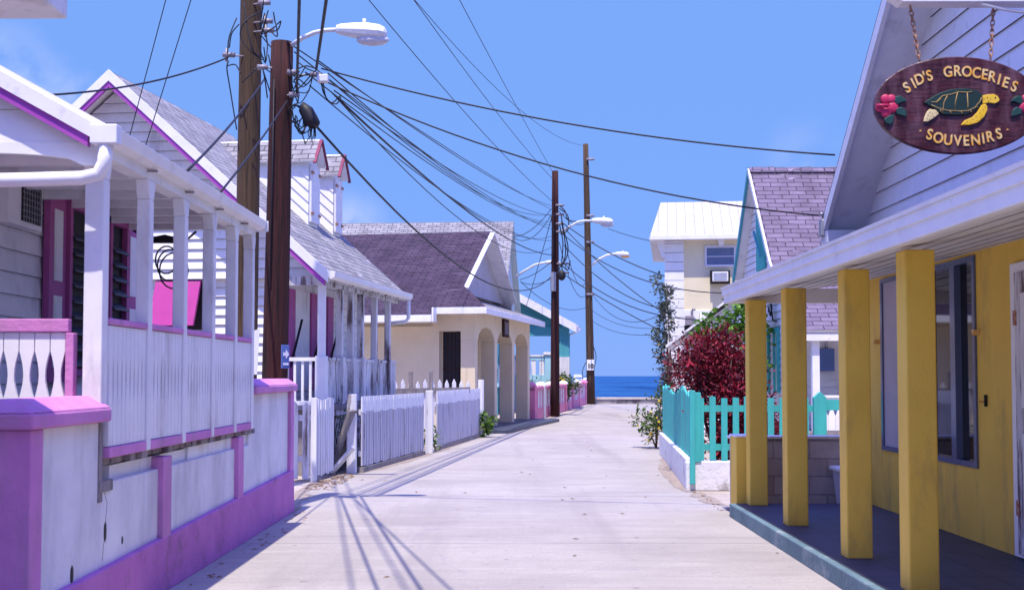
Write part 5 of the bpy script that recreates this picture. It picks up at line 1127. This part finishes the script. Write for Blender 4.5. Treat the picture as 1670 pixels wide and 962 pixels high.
for (a, b) in (((-2.6, 14.6, 6.2), (4.2, -14, 6.4)), ((-3.3, 16.4, 8.3), (1.6, -14, 8.6)), ((-3.3, 16.4, 9.4), (2.4, -14, 9.6))):
    wire('overhead wire passing above the frame, its thin faint shadow fanning over the near road', a, b, .35, .013, 'overhead wires above the frame')
hi = [((-3.3, 16.3, 8.35), P(905, 332, 48.5), .3, 'lowest of the thin high wires crossing the sky to the middle pole'), ((-3.2, 16.35, 9.4), P(904, 295, 48.5), .3, 'middle one of the thin high wires crossing the sky to the middle pole'), ((-2.6, 16.36, 10.33), P(903, 284, 48.5), .1, 'steepest of the thin high wires reaching the middle pole top'), ((-4.2, 16.36, 10.33), P(955, 238, 69.5), 1.3, 'thin high wire reaching the very top of the farthest pole')]
for (a, b, s, l_) in hi: wire(l_, a, b, s, .009)
wire('thin guy wire slanting down left from the tall brown pole, further left', P(407, -515, 16.5), P(58, 801, 17.0), 0, .007, name='guy_wire'); wire('thin guy wire slanting down left from the tall brown pole, nearer the pole', P(428, -374, 16.5), P(62, 801, 17.0), 0, .007, name='guy_wire')
wire('cable from the tall brown pole to the left porch roof ridge', P(372, 94, 16.3), P(64, 156, 11.0), .10, .011)
wire('cable slanting from the tall brown pole down to the left porch eave', P(432, 128, 16.2), P(303, 281, 9.36), .06, .012)
wire('cable slanting from the dark leaning pole down to the porch gutter', P(468, 165, 14.6), P(360, 313, 10.45), .03, .011)
rt = [((915, 362, 48.5), (1180, 470, 44.8), .5, .020, 'thick cable from the middle pole to the cream building corner'), ((992, 373, 69), (1222, 408, 44.5), .3, .016, 'cable from the farthest lamp to the cream building eave'),
      ((912, 345, 48.5), (966, 353, 69.4), .5, .014, 'short slack wire between the middle and farthest pole tops'), ((918, 382, 48.5), (1195, 478, 34), .6, .016, 'cable from the middle pole to the shed rake'),
      ((920, 400, 48.5), (1130, 508, 44.8), .7, .018, 'cable from the middle pole to the grey service mast'), ((918, 428, 48.5), (1190, 520, 33), .7, .016, 'low cable from the middle pole passing the sea grape tree'),
      ((920, 372, 48.5), (1085, 512, 44.9), .2, .018, 'steep cable from the middle pole down to the quoined corner'), ((916, 445, 48.5), (1090, 545, 44.9), .1, .018, 'cable from the black splice down to the quoined corner'),
      ((966, 480, 69.4), (1128, 470, 44.9), 1.4, .014, 'slack wire from the farthest pole to the cream building wall'), ((964, 522, 69.4), (1092, 541, 45.0), .4, .012, 'lower thin wire from the farthest pole to the quoined corner'), ((964, 505, 69.4), (1092, 533, 45.0), .4, .012, 'upper thin wire from the farthest pole to the quoined corner')]
for (a, b, s, r_, l_) in rt: wire(l_, P(*a), P(*b), s, r_)
lf = [((898, 342, 48.5), (838, 386, 54), .25, 'upper wire from the middle pole to the mint gable'), ((898, 352, 48.5), (838, 388, 54), .45, 'lower wire from the middle pole to the mint gable'), ((898, 428, 48.5), (848, 456, 53.5), .1, 'short wire from the middle pole to the mint gable below the lamp arm'), ((902, 345, 48.5), (858, 500, 57.5), .1, 'wire dropping steeply from the middle pole to the teal roof'), ((905, 450, 48.5), (849, 460, 53.6), .2, 'slack wire at the height of the lower clamp on the middle pole'), ((960, 500, 69.4), (849, 459, 53.6), .6, 'wire from the farthest pole back to the mint gable')]
for (a, b, s, l_) in lf: wire(l_, P(*a), P(*b), s, .014)
wire('one of two parallel thin wires between the middle and farthest poles', P(912, 395, 48.5), P(962, 470, 69.4), 1.2, .014, 'slack wires between the middle and farthest poles'); wire('one of two parallel thin wires between the middle and farthest poles', P(916, 365, 48.5), P(962, 440, 69.4), 1.6, .014, 'slack wires between the middle and farthest poles')
# overhead wires that leave the near poles towards the camera
wire('thick vertical looking cable leaving the near pole cluster upwards, left one', P(484, 150, 14.6), (2.6, -14, 4.9), .15, .015); wire('thick cable leaving the clamp box upwards, right one', P(516, 112, 14.6), (3.1, -14, 5.0), .2, .017)
# splice case hanging off the near pole
sc = thing('splice_case', 'black bundled splice case hanging beside the dark leaning pole', 'cable box', P(503, 192, 14.6))
o_ = sc.location.copy()
MB().tube([(-.10, 0, .11), (-.085, 0, .13), (-.02, 0, .07), (.03, 0, -.03), (.085, 0, -.10), (.095, 0, -.12)], [.03, .065, .085, .09, .07, .03], 12).build('case', M['black'], sc)
lpm = MB()
for k in range(6):
    a = random.uniform(-.05, .05); lpm.tube([(.03+a, -.02, -.06), (.0+a*1.8, -.03, -.2), (.03+a*1.5, -.04, -.30-random.random()*.06), (.07+a, -.03, -.22), (.07+a*.6, -.02, -.08)], .006, 5)
lpm.tube([(-.10, 0, .12), (-.16, 0, .16), (-.22, .0, .12), (-.24, .02, .03)], .014, 6)
lpm.build('loop', M['wire'], sc)
# tangled drip loops at the pole tops
def smooth(pts, n=5):
    pts = [Vector(p) for p in pts]; out = []
    for i in range(len(pts)-1):
        a, b, c, d = pts[max(i-1, 0)], pts[i], pts[i+1], pts[min(i+2, len(pts)-1)]
        for k in range(n):
            t = k/n; out.append(.5*((2*b)+(c-a)*t+(2*a-5*b+4*c-d)*t*t+(3*b-a-3*c+d)*t**3))
    return out+[pts[-1]]
def loopw(pxs, Y, r, label, group):
    tag(MB().tube(smooth([P(x, y, Y+dy) for x, y, dy in pxs]), r, 6).build('drip_loop', M['wire']), label, 'cable', group)
G1, L1 = 'drip loops on the near poles', 'thin black drip loop tangled between the two near poles'
for pts in ([(386, 30, 0), (374, 60, -.1), (371, 88, -.1)], [(390, 40, -.3), (378, 55, -.3), (374, 78, -.1)], [(373, 100, -.1), (370, 112, -.1), (376, 150, 0), (386, 212, 0)], [(370, 108, -.1), (384, 106, -.1), (392, 120, -.2)],
            [(424, 20, -.2), (400, 35, -.4), (392, 60, -.4), (410, 85, -.4), (428, 98, -.3)], [(398, 5, -.3), (404, 50, -.4), (414, 85, -.4), (430, 95, -.2)], [(395, 135, -.3), (410, 120, -.3), (425, 105, -.2)],
            [(428, 45, -.2), (436, 70, -.2), (434, 100, -.3)], [(446, 20, 0), (450, 40, 0), (458, 35, -.1), (452, 50, 0), (436, 50, 0)], [(426, 100, -.2), (432, 130, -.2), (436, 160, 0)], [(440, 50, 0), (452, 60, -.1), (450, 40, -.1)]):
    loopw(pts, 16.3, .009, L1, G1)
rl2 = random.Random(5)
for k in range(9):
    x, y = rl2.uniform(424, 446), rl2.uniform(2, 120); x2, y2 = x+rl2.uniform(-8, 34), y+rl2.uniform(-25, 40)
    loopw([(x, y, -.1), ((x+x2)/2+rl2.uniform(-14, 10), max(y, y2)+rl2.uniform(5, 40), 0), (x2, y2, -.1)], 16.2, .008, L1, G1)
G2, L2 = 'drip loops at the near cable clamp', 'black drip loop bunched around the clamp beside the dark leaning pole'
for pts in ([(482, 115, 0), (498, 108, 0), (514, 112, 0)], [(480, 130, 0), (500, 122, 0), (520, 120, 0)], [(478, 152, 0), (492, 140, 0), (508, 122, 0), (516, 114, 0)], [(526, 128, 0), (532, 160, 0), (548, 170, 0), (556, 158, 0)], [(524, 128, 0), (527, 150, 0), (540, 168, 0), (555, 156, 0)], [(478, 190, 0), (476, 170, 0), (480, 155, 0)], [(476, 200, 0), (490, 196, 0), (498, 182, 0)], [(480, 205, 0), (492, 215, 0), (500, 205, 0)], [(484, 100, 0), (500, 112, -.1), (515, 118, 0)], [(480, 145, 0), (487, 130, 0), (500, 138, 0), (512, 122, 0)], [(486, 142, 0), (486, 165, 0), (478, 178, 0)]):
    loopw(pts, 14.6, .008, L2, G2)
for k in range(12):
    x, y = rl2.uniform(474, 484), rl2.uniform(95, 205); x2, y2 = x+rl2.uniform(8, 44), y+rl2.uniform(-30, 18)
    loopw([(x, y, 0), ((x+x2)/2+rl2.uniform(-8, 8), max(y, y2)+rl2.uniform(2, 24), .05), (x2, y2, 0)], 14.55, .007, L2, G2)
G3, L3 = 'drip loops on the middle pole', 'black drip loop hanging beside the middle pole'
for pts in ([(912, 340, 0), (926, 352, 0), (926, 375, 0), (914, 382, 0)], [(912, 335, 0), (922, 345, 0), (930, 360, 0), (965, 362, 20.8)], [(915, 350, 0), (922, 400, 0), (920, 425, 0), (910, 435, 0)], [(918, 372, 0), (926, 400, 0), (924, 420, 0), (912, 438, 0)], [(899, 352, 0), (903, 390, 0), (902, 410, 0), (899, 430, 0)], [(912, 365, 0), (918, 395, 0), (916, 430, 0), (918, 445, 0)], [(930, 425, 0), (926, 440, 0), (916, 432, 0)]):
    loopw(pts, 48.4, .022, L3, G3)
tag(MB().tube(smooth([P(966, 560, 69.3), P(972, 580, 69.2), P(969, 600, 69.2), P(967, 610, 69.3)]), .02, 6).build('drip_loop', M['wire']), 'black cable bowing out from the right side of the farthest pole', 'cable')
tag(MB().tube(smooth([P(956, 590, 69.3), P(950, 605, 69.2), P(952, 625, 69.0), P(957, 640, 69.0), P(956, 648, 69)]), .02, 6).build('drip_loop', M['wire']), 'black cable curving from the speed sign to the end of the pink wall', 'cable')
sc2 = thing('splice_case', 'small black splice case on the middle pole below the lamp arm', 'cable box', P(916, 449, 48.4))
MB().ell((0, 0, 0), (.16, .12, .22), 10, 8).build('case', M['black'], sc2); MB().tube([(0, 0, .1), (-.1, 0, .25), (-.2, .05, .2)], .025, 6).build('loop', M['wire'], sc2)

# ================================================================== 17. plants
rbh = thing('red_bush', 'dense dark red leaved bush spilling over the turquoise fence', 'bush', (3.6, 19.5, 0))
leafcloud('foliage', M['redleaf'], rbh, [((3.40, 19.2, 1.60), (.42, .6, .48)), ((3.14, 19.8, 1.66), (.36, .7, .42)), ((3.04, 20.6, 1.82), (.30, .6, .34)), ((3.32, 19.9, 1.90), (.36, .6, .30)), ((2.92, 20.2, 2.12), (.12, .3, .26)), ((3.5, 19.6, 2.12), (.16, .3, .22)), ((3.2, 19.8, 2.2), (.1, .3, .2)), ((2.72, 20.4, 1.75), (.12, .4, .25)), ((3.45, 18.6, .9), (.55, .8, .72)), ((3.45, 19.4, 1.2), (.40, .7, .5)), ((3.8, 19.2, .6), (.55, .8, .5))], 21000, .085, .20, 14, .6, .40)
leafcloud('shoots', M['redleaf'], rbh, [((3.3, 19.6, 1.75), (.62, .9, .62)), ((2.85, 20.0, 1.7), (.25, .6, .45))], 1500, .13, .10, 5, .8, .34)
stems('stem', rbh, (3.3, 19.3, 0), [(2.9, 20.2, 2.1), (3.2, 19.7, 2.3), (3.45, 19.3, 2.1), (3.55, 19.6, 1.6), (2.9, 19.4, 1.8), (3.4, 19, 1.9)], .035)
sgt = thing('sea_grape_tree', 'green broad leaved tree rising between the red bush and the cottage', 'tree', (4.6, 26, 0))
leafcloud('crown', M['seagrape'], sgt, [((4.55, 26, 2.62), (.50, .6, .28)), ((4.85, 25.8, 2.85), (.40, .5, .28)), ((4.1, 26.2, 2.38), (.36, .5, .22)), ((4.95, 25.6, 2.45), (.35, .5, .4)), ((4.9, 25.4, 1.7), (.30, .5, .4))], 900, .17, .26, 7, .35, .85)
stems('trunk', sgt, (4.75, 26, 0), [(4.5, 26, 2.8), (4.95, 25.8, 3.0), (4.15, 26.2, 2.6), (5.0, 25.6, 2.4), (4.9, 25.4, 1.7)], .05)
vn = thing('vine_shrub', 'tall grey green straggling shrub against the quoined corner of the cream building', 'shrub', (5.45, 42, 0))
leafcloud('foliage', M['vine'], vn, [((5.30, 42, 3.6), (.22, .5, .8)), ((5.2, 42, 2.5), (.25, .5, .6)), ((5.35, 42, 4.4), (.18, .4, .5)), ((5.0, 42, 4.75), (.22, .3, .35)), ((5.3, 42, 1.3), (.28, .5, .9)), ((4.98, 42, 2.9), (.2, .4, .4))], 1500, .15, .22, 8, .5, .6)
stems('stem', vn, (5.5, 42.3, 0), [(5.0, 42, 4.95), (5.3, 42, 4.6), (5.25, 42, 3.9), (5.05, 42, 2.9), (5.3, 42, 3.0)], .03)
ys_ = thing('yellow_flower_shrub', 'small yellow flowered shrub at the foot of the turquoise fence by the road', 'shrub', (3.15, 27.3, 0))
leafcloud('foliage', M['shrubleaf'], ys_, [((3.15, 27.2, .45), (.32, .5, .38)), ((3.30, 27.0, .85), (.25, .4, .5)), ((3.0, 27.4, .6), (.30, .4, .25)), ((3.3, 26.8, 1.15), (.12, .3, .35))], 1100, .095, .16, 9, .5, .55)
blossoms(ys_, (3.05, 27.0, .5), (.36, .5, .36), 14, .032, random.Random(3)); blossoms(ys_, (3.28, 26.9, .95), (.24, .35, .4), 6, .03, random.Random(8))
stems('stem', ys_, (3.2, 27.3, 0), [(2.95, 27.3, .7), (3.3, 27, 1.2), (3.2, 27.1, .8), (3.05, 27.4, .5)], .02)
gs = thing('green_shrub', 'round green shrub with a few yellow blossoms behind the pink roadside wall', 'shrub', (2.4, 57, 0))
leafcloud('foliage', M['shrubleaf'], gs, [((2.35, 57, 1.3), (.55, .7, .35)), ((2.75, 57.2, 1.1), (.45, .6, .3)), ((2.1, 57, .9), (.5, .6, .6))], 1500, .16, .25, 10, .5, .55)
blossoms(gs, (2.6, 56.8, 1.25), (.5, .5, .35), 8, .10, random.Random(5)); stems('stem', gs, (2.4, 57, 0), [(2.3, 57, 1.3), (2.7, 57.2, 1.1)], .04)
wd = thing('roadside_weed', 'bright green weed sprouting at the end of the white fence', 'plant', (-.75, 32.2, 0))
leafcloud('foliage', M['weed'], wd, [((-.70, 32.2, .32), (.26, .25, .30))], 190, .17, .14, 8, .5, .6); stems('stem', wd, (-.75, 32.3, 0), [(-.7, 32.1, .5), (-.55, 32.2, .4)], .012)
we = thing('yard_weeds', 'straggly green weeds in the gap behind the leaning planks', 'plant', (-3.0, 20.4, 0))
leafcloud('foliage', M['weed'], we, [((-3.0, 20.6, .6), (.25, .4, .55)), ((-2.75, 20.6, .25), (.2, .3, .25))], 420, .085, .16, 8, .5, .55); stems('stem', we, (-3.0, 20.5, 0), [(-3.0, 20.6, 1.0), (-2.85, 20.5, .8)], .01)
wl = thing('yard_weeds', 'low weeds seen through the slot between the two white fence panels', 'plant', (-1.9, 26.2, 0))
leafcloud('foliage', M['weed'], wl, [((-1.9, 26.2, .3), (.3, .5, .3))], 200, .10, .16, 8, .5, .55); stems('stem', wl, (-1.9, 26.2, 0), [(-1.9, 26.1, .5), (-1.8, 26.3, .4)], .01)
ft = thing('flower_tuft', 'pale flowered tuft in front of the aqua veranda wall', 'plant', (.75, 50, 0))
leafcloud('foliage', M['vine'], ft, [((.8, 50, 1.15), (.35, .4, .35)), ((.55, 50, .6), (.35, .4, .5))], 380, .13, .18, 8, .5, .55); stems('stem', ft, (.75, 50, 0), [(.8, 50, 1.3), (.6, 50, 1.0)], .02)
# dry leaf scraps on the road and along the fences
v, f = [], []; rl = random.Random(12)
spots_ = [(rl.uniform(-2.95, -2.5), rl.uniform(17.2, 20.2)) for _ in range(230)] + [(rl.uniform(-2.4, 2.5), rl.uniform(8, 30)) for _ in range(34)] + [(2.45+rl.random()*.12, rl.uniform(14.5, 17.1)) for _ in range(22)] + [(-2.5+rl.random()*.2, rl.uniform(9, 14.5)) for _ in range(30)]
for (x, y) in spots_:
    a = rl.uniform(0, 6.3); s = rl.uniform(.015, .045); b = len(v); c_, s_2 = math.cos(a)*s, math.sin(a)*s
    v += [(x-c_, y-s_2, .012), (x-s_2*.4, y+c_*.4, .022), (x+c_, y+s_2, .012), (x+s_2*.4, y-c_*.4, .016)]; f += [[b, b+1, b+2], [b, b+2, b+3]]
me = bpy.data.meshes.new('leaf_litter'); me.from_pydata(v, [], f); me.materials.append(M['litter']); o = bpy.data.objects.new('leaf_litter', me); C.objects.link(o)
tag(o, 'scattered dry leaf scraps on the concrete road', 'leaf litter'); o['kind'] = 'stuff'
bo = thing('boat', 'tiny white motor boat on the sea near the horizon', 'boat', (45, 820, -.9))
MB().hexa([(-6, -1, 0), (5, -1, 0), (5, 1, 0), (-6, 1, 0)], [(-6.5, -1.6, 1.6), (8, -.2, 1.9), (8, .2, 1.9), (-6.5, 1.6, 1.6)]).build('hull', M['clean'], bo); MB().hexa([(-4, -1.2, 1.6), (2.5, -1.2, 1.6), (2.5, 1.2, 1.6), (-4, 1.2, 1.6)], [(-3.6, -1, 3.6), (1, -1, 3.6), (1, 1, 3.6), (-3.6, 1, 3.6)]).build('cabin', M['clean'], bo)
